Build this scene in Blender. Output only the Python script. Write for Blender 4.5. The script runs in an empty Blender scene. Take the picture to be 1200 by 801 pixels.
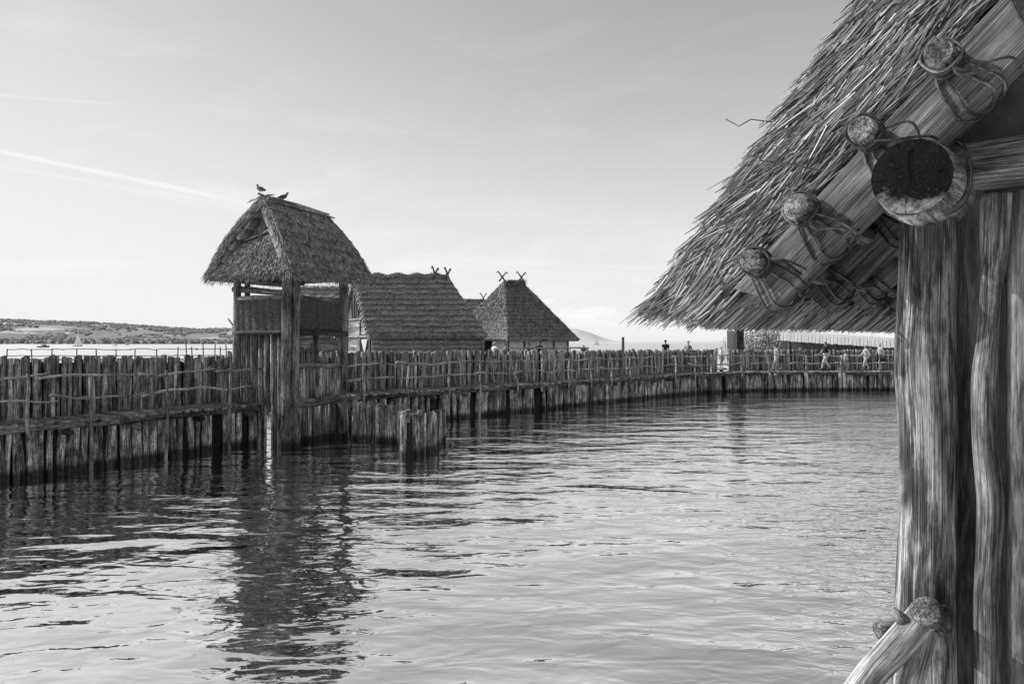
import bpy, math, random
import numpy as np
from mathutils import Vector, Matrix, Quaternion
random.seed(7)
rnd = random.random
def U(a, b): return random.uniform(a, b)
C = bpy.context.scene.collection
SC = bpy.context.scene
CAM_Z = 3.0; F = 900.0; CX = 600.0; HY = 402.0
def at(px, D, py=None, z=None):
    return Vector(((px-CX)/F*D, D, z if z is not None else CAM_Z-(py-HY)/F*D))

# ------------------------------------------------------------------ materials
def newmat(name):
    m = bpy.data.materials.new(name); m.use_nodes = True
    nt = m.node_tree; nt.nodes.clear()
    out = nt.nodes.new('ShaderNodeOutputMaterial')
    return m, nt, out
def nd(nt, t, **k):
    n = nt.nodes.new(t)
    for a, b in k.items(): setattr(n, a, b)
    return n
def math_(nt, op, a, b=None, c=None, clamp=False):
    n = nt.nodes.new('ShaderNodeMath'); n.operation = op; n.use_clamp = clamp
    for i, v in enumerate((a, b, c)):
        if v is None: continue
        if isinstance(v, (int, float)): n.inputs[i].default_value = v
        else: nt.links.new(v, n.inputs[i])
    return n.outputs[0]
def ramp(nt, fac, stops):
    r = nt.nodes.new('ShaderNodeValToRGB'); cr = r.color_ramp
    while len(cr.elements) < len(stops): cr.elements.new(0.5)
    for e, (p, v) in zip(cr.elements, stops):
        e.position = p; e.color = (v, v, v, 1)
    nt.links.new(fac, r.inputs[0]); return r.outputs[0]
def noise(nt, vec, scale, detail=4, rough=0.55, dist=0.0):
    n = nt.nodes.new('ShaderNodeTexNoise'); n.inputs['Scale'].default_value = scale
    n.inputs['Detail'].default_value = detail; n.inputs['Roughness'].default_value = rough
    n.inputs['Distortion'].default_value = dist
    if vec is not None: nt.links.new(vec, n.inputs['Vector'])
    return n.outputs['Fac']
def mapping(nt, vec, scale, loc=(0, 0, 0)):
    m = nt.nodes.new('ShaderNodeMapping'); m.inputs['Scale'].default_value = scale
    m.inputs['Location'].default_value = loc
    nt.links.new(vec, m.inputs['Vector']); return m.outputs[0]
def coords(nt):
    a = nd(nt, 'ShaderNodeAttribute', attribute_name='wc')
    oi = nd(nt, 'ShaderNodeObjectInfo')
    v = nt.nodes.new('ShaderNodeVectorMath'); v.operation = 'ADD'
    c = nt.nodes.new('ShaderNodeCombineXYZ')
    r = math_(nt, 'MULTIPLY', oi.outputs['Random'], 37.0)
    nt.links.new(r, c.inputs[0]); nt.links.new(r, c.inputs[2])
    nt.links.new(a.outputs['Vector'], v.inputs[0]); nt.links.new(c.outputs[0], v.inputs[1])
    return v.outputs[0], oi.outputs['Random']

def wood(name, lo, hi, fs=40, along=0.06, bump=0.6, rough=0.8, crack=0.5, var=0.5, wet=False, stain=0.0, spec=0.3, speck=1.0):
    m, nt, out = newmat(name)
    vec, rv = coords(nt)
    v1 = mapping(nt, vec, (1, 1, along))
    n1 = noise(nt, v1, fs*2.0, 8, 0.72, 0.5)
    n2 = noise(nt, mapping(nt, vec, (1, 1, 0.25)), fs*0.12, 3, 0.6)
    n3 = noise(nt, mapping(nt, vec, (1, 1, along*0.6)), fs*0.8, 7, 0.7, 0.3)
    cr = ramp(nt, n3, [(0.40, 0.0), (0.47, 1.0)])              # cracks
    isl = nd(nt, 'ShaderNodeNewGeometry').outputs['Random Per Island']
    rr = math_(nt, 'FRACT', math_(nt, 'ADD', rv, isl))
    base = math_(nt, 'ADD', math_(nt, 'MULTIPLY', n1, 0.7), math_(nt, 'MULTIPLY', n2, 0.75))
    base = ramp(nt, base, [(0.58, lo*.4), (0.72, (lo+hi)*.45), (0.88, hi*1.3)])
    k = math_(nt, 'MULTIPLY_ADD', rr, var, 1-var*0.5)
    base = math_(nt, 'MULTIPLY', base, k)
    crk = math_(nt, 'MULTIPLY_ADD', cr, crack, 1-crack)
    base = math_(nt, 'MULTIPLY', base, crk)
    # long thin drying checks
    nr = noise(nt, mapping(nt, vec, (1, 1, max(.02, along*.5)), (11, 4, 7)), fs*.28, 3, 0.55, 0.2)
    chk = ramp(nt, math_(nt, 'ABSOLUTE', math_(nt, 'SUBTRACT', nr, .5)), [(0.006, 0.0), (0.02, 1.0)])
    chk = math_(nt, 'MULTIPLY_ADD', chk, .8*crack+.2, .8-.8*crack)
    base = math_(nt, 'MULTIPLY', base, chk)
    crk = math_(nt, 'MULTIPLY', crk, math_(nt, 'MULTIPLY_ADD', chk, .7, .3))
    sp_ = noise(nt, mapping(nt, vec, (1, 1, 0.45), (2, 8, 4)), fs*.55, 5, 0.75)
    base = math_(nt, 'MULTIPLY', base, ramp(nt, sp_, [(0.36, 1-.75*speck), (0.5, 1.0), (0.62, 1.0), (0.7, 1+.9*speck)]))
    if stain:
        ns = noise(nt, mapping(nt, vec, (1, 1, 0.18), (5, 3, 1)), 9, 5, 0.7)
        base = math_(nt, 'MULTIPLY', base, ramp(nt, ns, [(0.44, 1-stain), (0.54, 1.0)]))
    if wet:      # darker, soaked foot close to the water line (world height)
        g = nd(nt, 'ShaderNodeNewGeometry'); s = nt.nodes.new('ShaderNodeSeparateXYZ')
        nt.links.new(g.outputs['Position'], s.inputs[0])
        hz = math_(nt, 'MULTIPLY_ADD', n2, -0.25, s.outputs[2])
        base = math_(nt, 'MULTIPLY', base, ramp(nt, hz, [(-0.1, 0.2), (0.14, 1.0)]))
    b = nd(nt, 'ShaderNodeBsdfPrincipled'); b.inputs['Roughness'].default_value = rough
    b.inputs['Specular IOR Level'].default_value = spec
    cmb = nt.nodes.new('ShaderNodeCombineColor')
    for i in range(3): nt.links.new(base, cmb.inputs[i])
    nt.links.new(cmb.outputs[0], b.inputs['Base Color'])
    bp = nd(nt, 'ShaderNodeBump'); bp.inputs['Strength'].default_value = bump; bp.inputs['Distance'].default_value = 0.012
    hh = math_(nt, 'ADD', math_(nt, 'MULTIPLY', n1, 0.5), math_(nt, 'MULTIPLY', crk, 0.8))
    nt.links.new(hh, bp.inputs['Height']); nt.links.new(bp.outputs[0], b.inputs['Normal'])
    nt.links.new(b.outputs[0], out.inputs[0]); return m

def straw(name, lo, hi, var=1.0, rough=0.75, spec=0.3):
    m, nt, out = newmat(name)
    vec, rv = coords(nt)
    isl = nd(nt, 'ShaderNodeNewGeometry').outputs['Random Per Island']
    n1 = noise(nt, vec, 3.0, 4, 0.6)
    t = math_(nt, 'ADD', math_(nt, 'MULTIPLY', isl, 0.7*var), math_(nt, 'MULTIPLY', n1, 0.6))
    base = ramp(nt, t, [(0.22, lo), (0.5, lo+(hi-lo)*.22), (0.75, lo+(hi-lo)*.55), (1.0, hi)])
    b = nd(nt, 'ShaderNodeBsdfPrincipled'); b.inputs['Roughness'].default_value = rough
    b.inputs['Specular IOR Level'].default_value = spec
    nt.links.new(base, b.inputs['Base Color']); nt.links.new(b.outputs[0], out.inputs[0]); return m

def thatch_mat(name, lo, hi, sx=60, sz=6, courses=0.0, bump=1.0, patch=1.2):
    # wc = (across, normal, downslope)
    m, nt, out = newmat(name)
    vec, rv = coords(nt)
    n1 = noise(nt, mapping(nt, vec, (sx, sx, sz)), 1.0, 4, 0.65)
    n2 = noise(nt, vec, patch, 4, 0.65)
    n4 = noise(nt, mapping(nt, vec, (sx*0.25, sx*.25, sz*1.1)), 1.0, 3, 0.6)
    t = math_(nt, 'ADD', math_(nt, 'ADD', math_(nt, 'MULTIPLY', n1, 0.55), math_(nt, 'MULTIPLY', n2, 0.35)), math_(nt, 'MULTIPLY', n4, 0.45))
    base = ramp(nt, t, [(0.45, lo), (0.95, hi)])
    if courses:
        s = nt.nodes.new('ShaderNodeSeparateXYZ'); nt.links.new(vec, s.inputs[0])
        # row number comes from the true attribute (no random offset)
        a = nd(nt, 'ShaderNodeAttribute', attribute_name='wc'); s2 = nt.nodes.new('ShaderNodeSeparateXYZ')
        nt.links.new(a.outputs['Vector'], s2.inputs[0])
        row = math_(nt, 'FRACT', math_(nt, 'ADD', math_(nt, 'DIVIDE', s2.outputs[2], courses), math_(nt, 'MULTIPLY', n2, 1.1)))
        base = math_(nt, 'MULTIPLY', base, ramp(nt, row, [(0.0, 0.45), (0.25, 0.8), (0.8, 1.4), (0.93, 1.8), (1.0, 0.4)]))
    b = nd(nt, 'ShaderNodeBsdfPrincipled'); b.inputs['Roughness'].default_value = 0.9
    b.inputs['Specular IOR Level'].default_value = 0.15
    nt.links.new(base, b.inputs['Base Color'])
    bp = nd(nt, 'ShaderNodeBump'); bp.inputs['Strength'].default_value = bump; bp.inputs['Distance'].default_value = 0.07
    nt.links.new(t, bp.inputs['Height']); nt.links.new(bp.outputs[0], b.inputs['Normal'])
    nt.links.new(b.outputs[0], out.inputs[0]); return m

def plain(name, v, rough=0.7, nv=0.25, ns=6.0, bump=0.0, spec=0.3):
    m, nt, out = newmat(name)
    tc = nd(nt, 'ShaderNodeTexCoord')
    n1 = noise(nt, tc.outputs['Object'], ns, 5, 0.6)
    base = ramp(nt, n1, [(0.3, v*(1-nv)), (0.7, v*(1+nv))])
    b = nd(nt, 'ShaderNodeBsdfPrincipled'); b.inputs['Roughness'].default_value = rough
    b.inputs['Specular IOR Level'].default_value = spec
    nt.links.new(base, b.inputs['Base Color'])
    if bump:
        bp = nd(nt, 'ShaderNodeBump'); bp.inputs['Strength'].default_value = bump; bp.inputs['Distance'].default_value = 0.02
        nt.links.new(noise(nt, tc.outputs['Object'], ns*4, 6, 0.65), bp.inputs['Height']); nt.links.new(bp.outputs[0], b.inputs['Normal'])
    nt.links.new(b.outputs[0], out.inputs[0]); return m

def log_end_mat():
    m, nt, out = newmat('log_end_grain')
    a = nd(nt, 'ShaderNodeAttribute', attribute_name='wc'); vec = a.outputs['Vector']   # x,y in end plane (y up), metres
    s = nt.nodes.new('ShaderNodeSeparateXYZ'); nt.links.new(vec, s.inputs[0])
    n1 = noise(nt, vec, 26, 6, 0.7); n2 = noise(nt, vec, 7, 3, 0.6)
    # tar stain on the upper two thirds
    e = math_(nt, 'ADD', math_(nt, 'MULTIPLY_ADD', n2, 0.34, -0.17), s.outputs[1])
    st = ramp(nt, math_(nt, 'MULTIPLY_ADD', e, 4.0, 0.5), [(0.0, 0.0), (0.26, 1.0)])
    r = math_(nt, 'SQRT', math_(nt, 'ADD', math_(nt, 'POWER', s.outputs[0], 2), math_(nt, 'POWER', s.outputs[1], 2)))
    rim = ramp(nt, math_(nt, 'ADD', r, math_(nt, 'MULTIPLY', n2, 0.02)), [(0.175, 1.0), (0.18, 0.0)])
    st = math_(nt, 'MULTIPLY', st, rim)
    light = ramp(nt, n1, [(0.35, 0.05), (0.62, 0.36)])
    dark = ramp(nt, noise(nt, vec, 60, 3, 0.7), [(0.6, 0.008), (0.8, 0.10)])
    mx = nd(nt, 'ShaderNodeMix', data_type='FLOAT')
    nt.links.new(st, mx.inputs[0]); nt.links.new(light, mx.inputs[2]); nt.links.new(dark, mx.inputs[3])
    # radial checks
    ang = math_(nt, 'ARCTAN2', s.outputs[1], s.outputs[0])
    cv = nt.nodes.new('ShaderNodeCombineXYZ'); nt.links.new(math_(nt, 'ADD', ang, math_(nt, 'MULTIPLY', n2, 0.8)), cv.inputs[0])
    nt.links.new(math_(nt, 'MULTIPLY', r, 1.2), cv.inputs[1])
    ck = ramp(nt, noise(nt, cv.outputs[0], 5.0, 4, 0.6, 0.4), [(0.375, 0.0), (0.41, 1.0)])
    rings = nd(nt, 'ShaderNodeTexWave', wave_type='RINGS', rings_direction='Z')
    rings.inputs['Scale'].default_value = 22; rings.inputs['Distortion'].default_value = 2
    nt.links.new(vec, rings.inputs['Vector'])
    col = math_(nt, 'MULTIPLY', math_(nt, 'MULTIPLY', mx.outputs[0], math_(nt, 'MULTIPLY_ADD', ck, 0.85, 0.15)),
                math_(nt, 'MULTIPLY_ADD', rings.outputs['Fac'], 0.12, 0.8))
    b = nd(nt, 'ShaderNodeBsdfPrincipled'); b.inputs['Roughness'].default_value = 0.55
    nt.links.new(col, b.inputs['Base Color']); b.inputs['Specular IOR Level'].default_value = .08; b.inputs['Roughness'].default_value = .85
    bp = nd(nt, 'ShaderNodeBump'); bp.inputs['Strength'].default_value = 0.9; bp.inputs['Distance'].default_value = 0.012
    nt.links.new(math_(nt, 'ADD', n1, ck), bp.inputs['Height']); nt.links.new(bp.outputs[0], b.inputs['Normal'])
    nt.links.new(b.outputs[0], out.inputs[0]); return m

def water_mat():
    m, nt, out = newmat('lake_water')
    g = nd(nt, 'ShaderNodeNewGeometry'); pos = g.outputs['Position']
    big = noise(nt, mapping(nt, pos, (0.55, 1.0, 1)), 0.75, 2, 0.45, 0.4)
    med = noise(nt, mapping(nt, pos, (0.7, 1.3, 1), (3, 7, 0)), 2.0, 2, 0.5, 0.5)
    fine = noise(nt, mapping(nt, pos, (0.8, 1.5, 1), (9, 2, 0)), 4.6, 3, 0.5, 0.5)
    patch = noise(nt, mapping(nt, pos, (1.0, 0.6, 1), (1.3, 0.4, 0)), 0.12, 2, 0.5)
    s = nt.nodes.new('ShaderNodeSeparateXYZ'); nt.links.new(pos, s.inputs[0])
    # a breeze roughens the water on the right of the basin (world x relative to y)
    side = math_(nt, 'SUBTRACT', s.outputs[0], math_(nt, 'MULTIPLY_ADD', s.outputs[1], 0.36, 0.0))
    side = math_(nt, 'ADD', side, math_(nt, 'MULTIPLY_ADD', patch, 7.0, -3.5))
    side = ramp(nt, math_(nt, 'MULTIPLY_ADD', side, 0.18, 0.4), [(0.2, 0.0), (0.75, 1.0)])
    far = ramp(nt, math_(nt, 'DIVIDE', s.outputs[1], 60.0), [(0.25, 0.15), (0.9, 1.0)])
    fa = math_(nt, 'ADD', math_(nt, 'MULTIPLY', side, 0.75), math_(nt, 'MULTIPLY', far, 0.12))
    fa = math_(nt, 'MULTIPLY_ADD', fa, 0.040, 0.0045)
    h = math_(nt, 'MULTIPLY', big, 0.115)
    h = math_(nt, 'ADD', h, math_(nt, 'MULTIPLY', med, 0.030))
    h = math_(nt, 'ADD', h, math_(nt, 'MULTIPLY', fine, fa))
    h = math_(nt, 'MULTIPLY', h, ramp(nt, math_(nt, 'DIVIDE', s.outputs[1], 200.0), [(0.22, 1.0), (0.6, 0.12)]))
    bp = nd(nt, 'ShaderNodeBump'); bp.inputs['Strength'].default_value = 1.0; bp.inputs['Distance'].default_value = 1.0
    nt.links.new(h, bp.inputs['Height'])
    gl = nd(nt, 'ShaderNodeBsdfGlossy'); gl.inputs['Roughness'].default_value = 0.015; gl.inputs['Color'].default_value = (0.98,)*3+(1,)
    df = nd(nt, 'ShaderNodeBsdfDiffuse')
    bed = ramp(nt, noise(nt, pos, 1.6, 5, 0.7), [(0.35, 0.02), (0.7, 0.06)]); nt.links.new(bed, df.inputs['Color'])
    fr = nd(nt, 'ShaderNodeFresnel'); fr.inputs['IOR'].default_value = 1.9
    for n in (gl, df, fr): nt.links.new(bp.outputs[0], n.inputs['Normal'])
    fac = math_(nt, 'MULTIPLY_ADD', fr.outputs[0], 0.12, 0.90, clamp=True)
    nt.links.new(ramp(nt, math_(nt, 'DIVIDE', s.outputs[1], 300.0), [(0.2, 0.015), (0.6, 0.35)]), gl.inputs['Roughness'])
    mx = nd(nt, 'ShaderNodeMixShader'); nt.links.new(fac, mx.inputs[0])
    nt.links.new(df.outputs[0], mx.inputs[1]); nt.links.new(gl.outputs[0], mx.inputs[2])
    nt.links.new(mx.outputs[0], out.inputs[0]); return m

def hill_mat(lo, hi, fieldv):
    m, nt, out = newmat('hillside')
    g = nd(nt, 'ShaderNodeNewGeometry'); pos = g.outputs['Position']
    v = mapping(nt, pos, (0.006, 0.006, 0.09))
    f = noise(nt, v, 1.0, 2, 0.5)
    vo = nd(nt, 'ShaderNodeTexVoronoi'); vo.inputs['Scale'].default_value = 1.0
    nt.links.new(mapping(nt, pos, (0.004, 0.004, 0.07)), vo.inputs['Vector'])
    sc = nt.nodes.new('ShaderNodeSeparateColor'); nt.links.new(vo.outputs['Color'], sc.inputs[0])
    fld = ramp(nt, sc.outputs[0], [(0.0, lo), (0.45, (lo+hi)/2), (0.7, hi), (0.9, fieldv)])
    n = noise(nt, mapping(nt, pos, (0.05, 0.05, 0.3)), 1.0, 5, 0.6)
    c = math_(nt, 'MULTIPLY', fld, math_(nt, 'MULTIPLY_ADD', n, 0.5, 0.75))
    b = nd(nt, 'ShaderNodeBsdfDiffuse'); nt.links.new(c, b.inputs[0]); nt.links.new(b.outputs[0], out.inputs[0]); return m

M = dict(
    gap_backing=wood('inner_row_wood', 0.01, 0.035, 40, 0.05, 0.6, var=0.6),  # near-black colour stands for shade in the gaps between stakes
    stake=wood('palisade_stake_wood', 0.09, 0.55, 45, 0.05, 1.0, crack=0.7, var=0.9),
    pile=wood('wet_pile_wood', 0.09, 0.62, 42, 0.05, 1.0, crack=0.75, var=1.1, wet=True),
    rail=wood('barked_rail_wood', 0.16, 0.50, 50, 0.08, 0.6, var=0.4, crack=.3),
    edge=wood('rough_edge_log', 0.03, 0.20, 25, 0.1, 1.0, var=0.6),
    plank=wood('deck_plank_wood', 0.14, 0.42, 35, 0.05, 0.7, var=0.5),
    tower=wood('tower_post_wood', 0.05, 0.26, 40, 0.05, 0.8, var=0.5, wet=True),
    darkwood=wood('dark_beam_wood', 0.025, 0.10, 40, 0.05, 0.8, var=0.4),
    board=wood('pale_board_wood', 0.20, 0.45, 25, 0.05, 0.6, var=0.5),
    hero=wood('weathered_trunk_wood', 0.06, 0.56, 85, 0.02, 0.9, crack=0.5, var=0.0, stain=0.75, speck=.35),
    rafter=wood('hewn_rafter_wood', 0.10, 0.26, 60, 0.03, 0.7, crack=0.4, var=0.15, stain=0.3, speck=.25),
    clay_post=wood('smooth_grey_post', 0.12, 0.22, 30, 0.12, 0.5, crack=0.3, var=0.0, stain=0.45, speck=.15),
    peg=wood('weathered_peg', 0.07, 0.32, 60, 0.05, 0.8, crack=0.6, var=0.2, stain=0.4, speck=.5),
    gnarl=wood('gnarled_pale_post', 0.08, 0.30, 85, 0.03, 0.9, crack=0.5, var=0.0, stain=0.35, speck=.5),
    bleached=wood('bleached_log', 0.16, 0.55, 80, 0.03, 0.8, crack=0.45, var=0.2, stain=0.3, speck=.35),
    char=wood('charred_wood', 0.01, 0.09, 40, 0.3, 0.8, var=0.2),
    withy=wood('withy_binding', 0.03, 0.18, 120, 0.1, 0.6, rough=0.6, crack=0.5, var=0.9, spec=0.3),
    endg=log_end_mat(),
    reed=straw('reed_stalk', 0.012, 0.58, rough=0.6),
    reed_shade=straw('shaded_reed', 0.01, 0.20), reed_dark=straw('reed_core', 0.008, 0.04),  # darker copies of the reed: underside shade and dark gaps put into colour
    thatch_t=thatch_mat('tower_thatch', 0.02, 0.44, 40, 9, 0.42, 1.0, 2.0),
    straw_t=straw('tower_straw', 0.01, 0.55),
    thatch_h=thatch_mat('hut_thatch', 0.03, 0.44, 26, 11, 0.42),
    straw_h=straw('hut_straw', 0.03, 0.42),
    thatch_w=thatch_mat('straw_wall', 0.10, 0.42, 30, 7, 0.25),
    ridge=straw('ridge_straw', 0.14, 0.45),
    wicker=None,
    clay=plain('clay_daub', 0.11, 0.95, 0.4, 5, 0.8),
    plaster=plain('pale_plaster', 0.62, 0.9, 0.08, 3),
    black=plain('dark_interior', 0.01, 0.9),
    skin=plain('skin', 0.28, 0.5, 0.05), pale=plain('pale_cloth', 0.42, 0.9, 0.08),
    mid=plain('grey_cloth', 0.25, 0.9, 0.1), dark=plain('dark_cloth', 0.02, 0.9, 0.1),
    hair=plain('hair', 0.03, 0.6), white=plain('white_paint', 0.8, 0.4, 0.03),
    leaf=straw('leaf', 0.05, 0.26, rough=0.6), water=water_mat(),
    hill=hill_mat(0.24, 0.30, 0.5), haze=plain('hazy_hill', 0.55, 1.0, 0.08, 0.004),  # haze of distance put into these pale hill colours
    woods=straw('far_wood_foliage', 0.19, 0.26), feather=plain('feathers', 0.10, 0.7, 0.4, 30),  # far crowns paled to the hill tone, same painted haze
    slab=plain('grey_slab', 0.5, 0.8, 0.1),
)
def wicker_mat():
    m, nt, out = newmat('wicker_weave')
    a = nd(nt, 'ShaderNodeAttribute', attribute_name='wc'); vec = a.outputs['Vector']
    n = noise(nt, mapping(nt, vec, (3, 3, 55)), 1.0, 4, 0.6)
    n2 = noise(nt, mapping(nt, vec, (14, 14, 30)), 1.0, 3, 0.6)
    t = math_(nt, 'ADD', math_(nt, 'MULTIPLY', n, 0.6), math_(nt, 'MULTIPLY', n2, 0.5))
    c = ramp(nt, t, [(0.42, 0.015), (0.75, 0.20)])
    b = nd(nt, 'ShaderNodeBsdfPrincipled'); b.inputs['Roughness'].default_value = 0.85
    nt.links.new(c, b.inputs['Base Color'])
    nt.links.new(b.outputs[0], out.inputs[0]); return m
M['wicker'] = wicker_mat()

# ------------------------------------------------------------------ object helpers
def tag(o, label=None, cat=None, group=None, kind=None):
    if label: o['label'] = label
    if cat: o['category'] = cat
    if group: o['group'] = group
    if kind: o['kind'] = kind
    return o
def thing(name, label, cat, loc=(0, 0, 0), group=None, rz=0):
    o = bpy.data.objects.new(name, None); C.objects.link(o)
    o.location = loc; o.rotation_euler = (0, 0, rz); o.empty_display_size = 0.2
    return tag(o, label, cat, group)
def frame(d, up=Vector((0, 0, 1))):
    d = d.normalized()
    if abs(d.dot(up)) > 0.98: up = Vector((1, 0, 0)) if abs(d.x) < 0.9 else Vector((0, 1, 0))
    x = up.cross(d).normalized(); y = d.cross(x)
    return x, y, d
class MB:
    def __init__(s): s.v = []; s.f = []; s.w = []
    def tube(s, pts, rad, n=10, caps=True, jit=0.0, flat=1.0, up=False):
        """pts world/local points, rad float or list"""
        pts = [Vector(p) for p in pts]; k = len(pts)
        if not isinstance(rad, (list, tuple)): rad = [rad]*k
        off = Vector((rnd()*9, rnd()*9, rnd()*9)); base = len(s.v); L = 0
        ph = [U(0, 6.28) for _ in range(3)]; X = None
        for i, p in enumerate(pts):
            d = Vector((0, 0, 1)) if up else (pts[min(i+1, k-1)]-pts[max(i-1, 0)])
            if i: L += (p-pts[i-1]).length
            if X is None: x, y, dd = frame(d)
            else:
                dd = d.normalized(); x = (X-dd*X.dot(dd)).normalized(); y = dd.cross(x)
            X = x
            for j in range(n):
                a = 2*math.pi*j/n
                r = rad[i]*(1+jit*(0.5*math.sin(2*a+ph[0]+L*1.3)+0.35*math.sin(3*a+ph[1]-L*2.1)+0.25*math.sin(5*a+ph[2]+L*4)))
                q = x*math.cos(a)*r + y*math.sin(a)*r*flat
                s.v.append(p+q); s.w.append(Vector((math.cos(a)*r, math.sin(a)*r, L))+off)
        for i in range(k-1):
            for j in range(n):
                a = base+i*n+j; b = base+i*n+(j+1) % n
                s.f.append((a, b, b+n, a+n))
        if caps:
            s.f.append(tuple(base+j for j in reversed(range(n))))
            s.f.append(tuple(base+(k-1)*n+j for j in range(n)))
    def log(s, a, b, r0, r1=None, n=12, seg=8, bend=0.0, jit=0.06, flat=1.0, caps=True):
        a = Vector(a); b = Vector(b); r1 = r0 if r1 is None else r1
        x, y, d = frame(b-a); p1, p2 = U(0, 6.28), U(0, 6.28); pts = []; rs = []
        for i in range(seg+1):
            t = i/seg
            e = math.sin(math.pi*t)
            o = x*math.sin(p1+t*5)*bend*e + y*math.sin(p2+t*4)*bend*e
            pts.append(a.lerp(b, t)+o); rs.append((r0+(r1-r0)*t)*(1+U(-jit, jit)*0.5))
        s.tube(pts, rs, n, caps, jit, flat=flat)
    def box(s, c, ax, ay, az, hx, hy, hz, jit=0.0, long=2):
        """c centre, axes unit vectors, half sizes; `long`: axis of the grain"""
        off = Vector((rnd()*9, rnd()*9, rnd()*9)); base = len(s.v)
        for i in (-1, 1):
            for j in (-1, 1):
                for k in (-1, 1):
                    l = [i*hx+U(-jit, jit), j*hy+U(-jit, jit), k*hz+U(-jit, jit)]
                    s.v.append(Vector(c)+ax*l[0]+ay*l[1]+az*l[2])
                    w = l[:]; w[2], w[long] = w[long], w[2]
                    s.w.append(Vector(w)+off)
        for q in ((0, 1, 3, 2), (4, 6, 7, 5), (0, 4, 5, 1), (2, 3, 7, 6), (0, 2, 6, 4), (1, 5, 7, 3)):
            s.f.append(tuple(base+t for t in q))
    def bar(s, a, b, w, h, up=Vector((0, 0, 1)), jit=0.0):
        a = Vector(a); b = Vector(b); x, y, d = frame(b-a, up)
        s.box((a+b)/2, x, y, d, w/2, h/2, (b-a).length/2, jit)
    def poly(s, pts, thick, nrm):
        """extruded polygon"""
        pts = [Vector(p) for p in pts]; nrm = Vector(nrm).normalized(); base = len(s.v); n = len(pts)
        d = (pts[1]-pts[0]).normalized(); e = nrm.cross(d)
        for q in (0, 1):
            for p in pts:
                pp = p+nrm*thick*q; s.v.append(pp); s.w.append(Vector((pp.dot(e), q*thick, pp.dot(d))))
        s.f.append(tuple(base+i for i in reversed(range(n)))); s.f.append(tuple(base+n+i for i in range(n)))
        for i in range(n):
            j = (i+1) % n; s.f.append((base+i, base+j, base+n+j, base+n+i))
    def stalk(s, p, d, L, r, bend=None, w=None):
        x, y, d = frame(d); base = len(s.v); a0 = U(0, 2.1)
        mid = p+d*L*0.5+(bend if bend else Vector((0, 0, 0)))
        for (q, rr) in ((p, r), (mid, r), (p+d*L, r*0.45)):
            for j in range(3):
                a = a0+j*2.094; s.v.append(q+x*math.cos(a)*rr+y*math.sin(a)*rr); s.w.append(w if w else q)
        for i in (0, 3):
            for j in range(3):
                k = (j+1) % 3; s.f.append((base+i+j, base+i+k, base+i+3+k, base+i+3+j))
        s.f.append((base+6, base+7, base+8)); s.f.append((base+2, base+1, base))
    def slab(s, bl, br, tr, tl, thick, nu=20, nv=16, amp=0.03, course=0.0, cstep=0.05, sag=0.0, drop=Vector((0, 0, 0))):
        """thatch body: outer surface bilinear with bumps, inner surface `thick` beneath"""
        bl, br, tr, tl = [Vector(p) for p in (bl, br, tr, tl)]
        nrm = (br-bl).cross(tl-bl).normalized()
        if nrm.z < 0: nrm = -nrm
        H = ((tl-bl).length+(tr-br).length)/2; Wd = (br-bl).length; base = len(s.v)
        for side in (0, 1):
            for j in range(nv+1):
                v = j/nv
                for i in range(nu+1):
                    u = i/nu
                    p = bl.lerp(br, u).lerp(tl.lerp(tr, u), v); dn = (1-v)*H
                    h = U(-amp, amp) - sag*math.sin(math.pi*v)
                    if course:
                        h += cstep*((dn/course+0.3*math.sin(u*17)+0.15*math.sin(u*41)) % 1.0)
                    if side == 0: q = p+nrm*h
                    else: q = p-nrm*thick+drop*(1-v)
                    if j == 0 and side == 0: q = q+(bl-tl).normalized()*U(-.04, .04)
                    s.v.append(q); s.w.append(Vector((u*Wd, -thick*side, dn)))
        N = (nu+1)*(nv+1)
        def q4(a, b, c, d): s.f.append((a, b, c, d))
        for j in range(nv):
            for i in range(nu):
                a = base+j*(nu+1)+i; q4(a, a+1, a+nu+2, a+nu+1)
                a += N; q4(a, a+nu+1, a+nu+2, a+1)
        for i in range(nu):
            a = base+i; q4(a, a+N, a+1+N, a+1)
            a = base+nv*(nu+1)+i; q4(a, a+1, a+1+N, a+N)
        for j in range(nv):
            a = base+j*(nu+1); q4(a, a+nu+1, a+nu+1+N, a+N)
            a += nu; q4(a, a+N, a+nu+1+N, a+nu+1)
        return nrm
    def build(s, name, mat, parent=None, smooth=False, world=True, kind=None, label=None):
        me = bpy.data.meshes.new(name)
        org = parent_world(parent) if parent is not None else Matrix()
        inv = org.inverted() if (parent is not None and world) else None
        V = [(inv @ Vector(v)) if inv is not None else v for v in s.v]
        me.from_pydata([tuple(v) for v in V], [], s.f)
        at_ = me.attributes.new('wc', 'FLOAT_VECTOR', 'POINT')
        at_.data.foreach_set('vector', np.array([tuple(w) for w in s.w], dtype=np.float32).ravel())
        if smooth: me.polygons.foreach_set('use_smooth', [len(f) == 4 for f in s.f])
        mats = mat if isinstance(mat, list) else [mat]
        for m in mats: me.materials.append(m)
        me.update()
        o = bpy.data.objects.new(name, me); C.objects.link(o)
        if parent is not None: o.parent = parent
        if kind: o['kind'] = kind
        if label: o['label'] = label
        return o
def parent_world(o):
    m = Matrix()
    chain = []
    while o is not None: chain.append(o); o = o.parent
    for q in reversed(chain): m = m @ (Matrix.Translation(q.location) @ q.rotation_euler.to_matrix().to_4x4() @ Matrix.Diagonal((*q.scale, 1)))
    return m
def plen(path):
    L = [0]
    for a, b in zip(path, path[1:]): L.append(L[-1]+(Vector(b)-Vector(a)).length)
    return L
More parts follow.
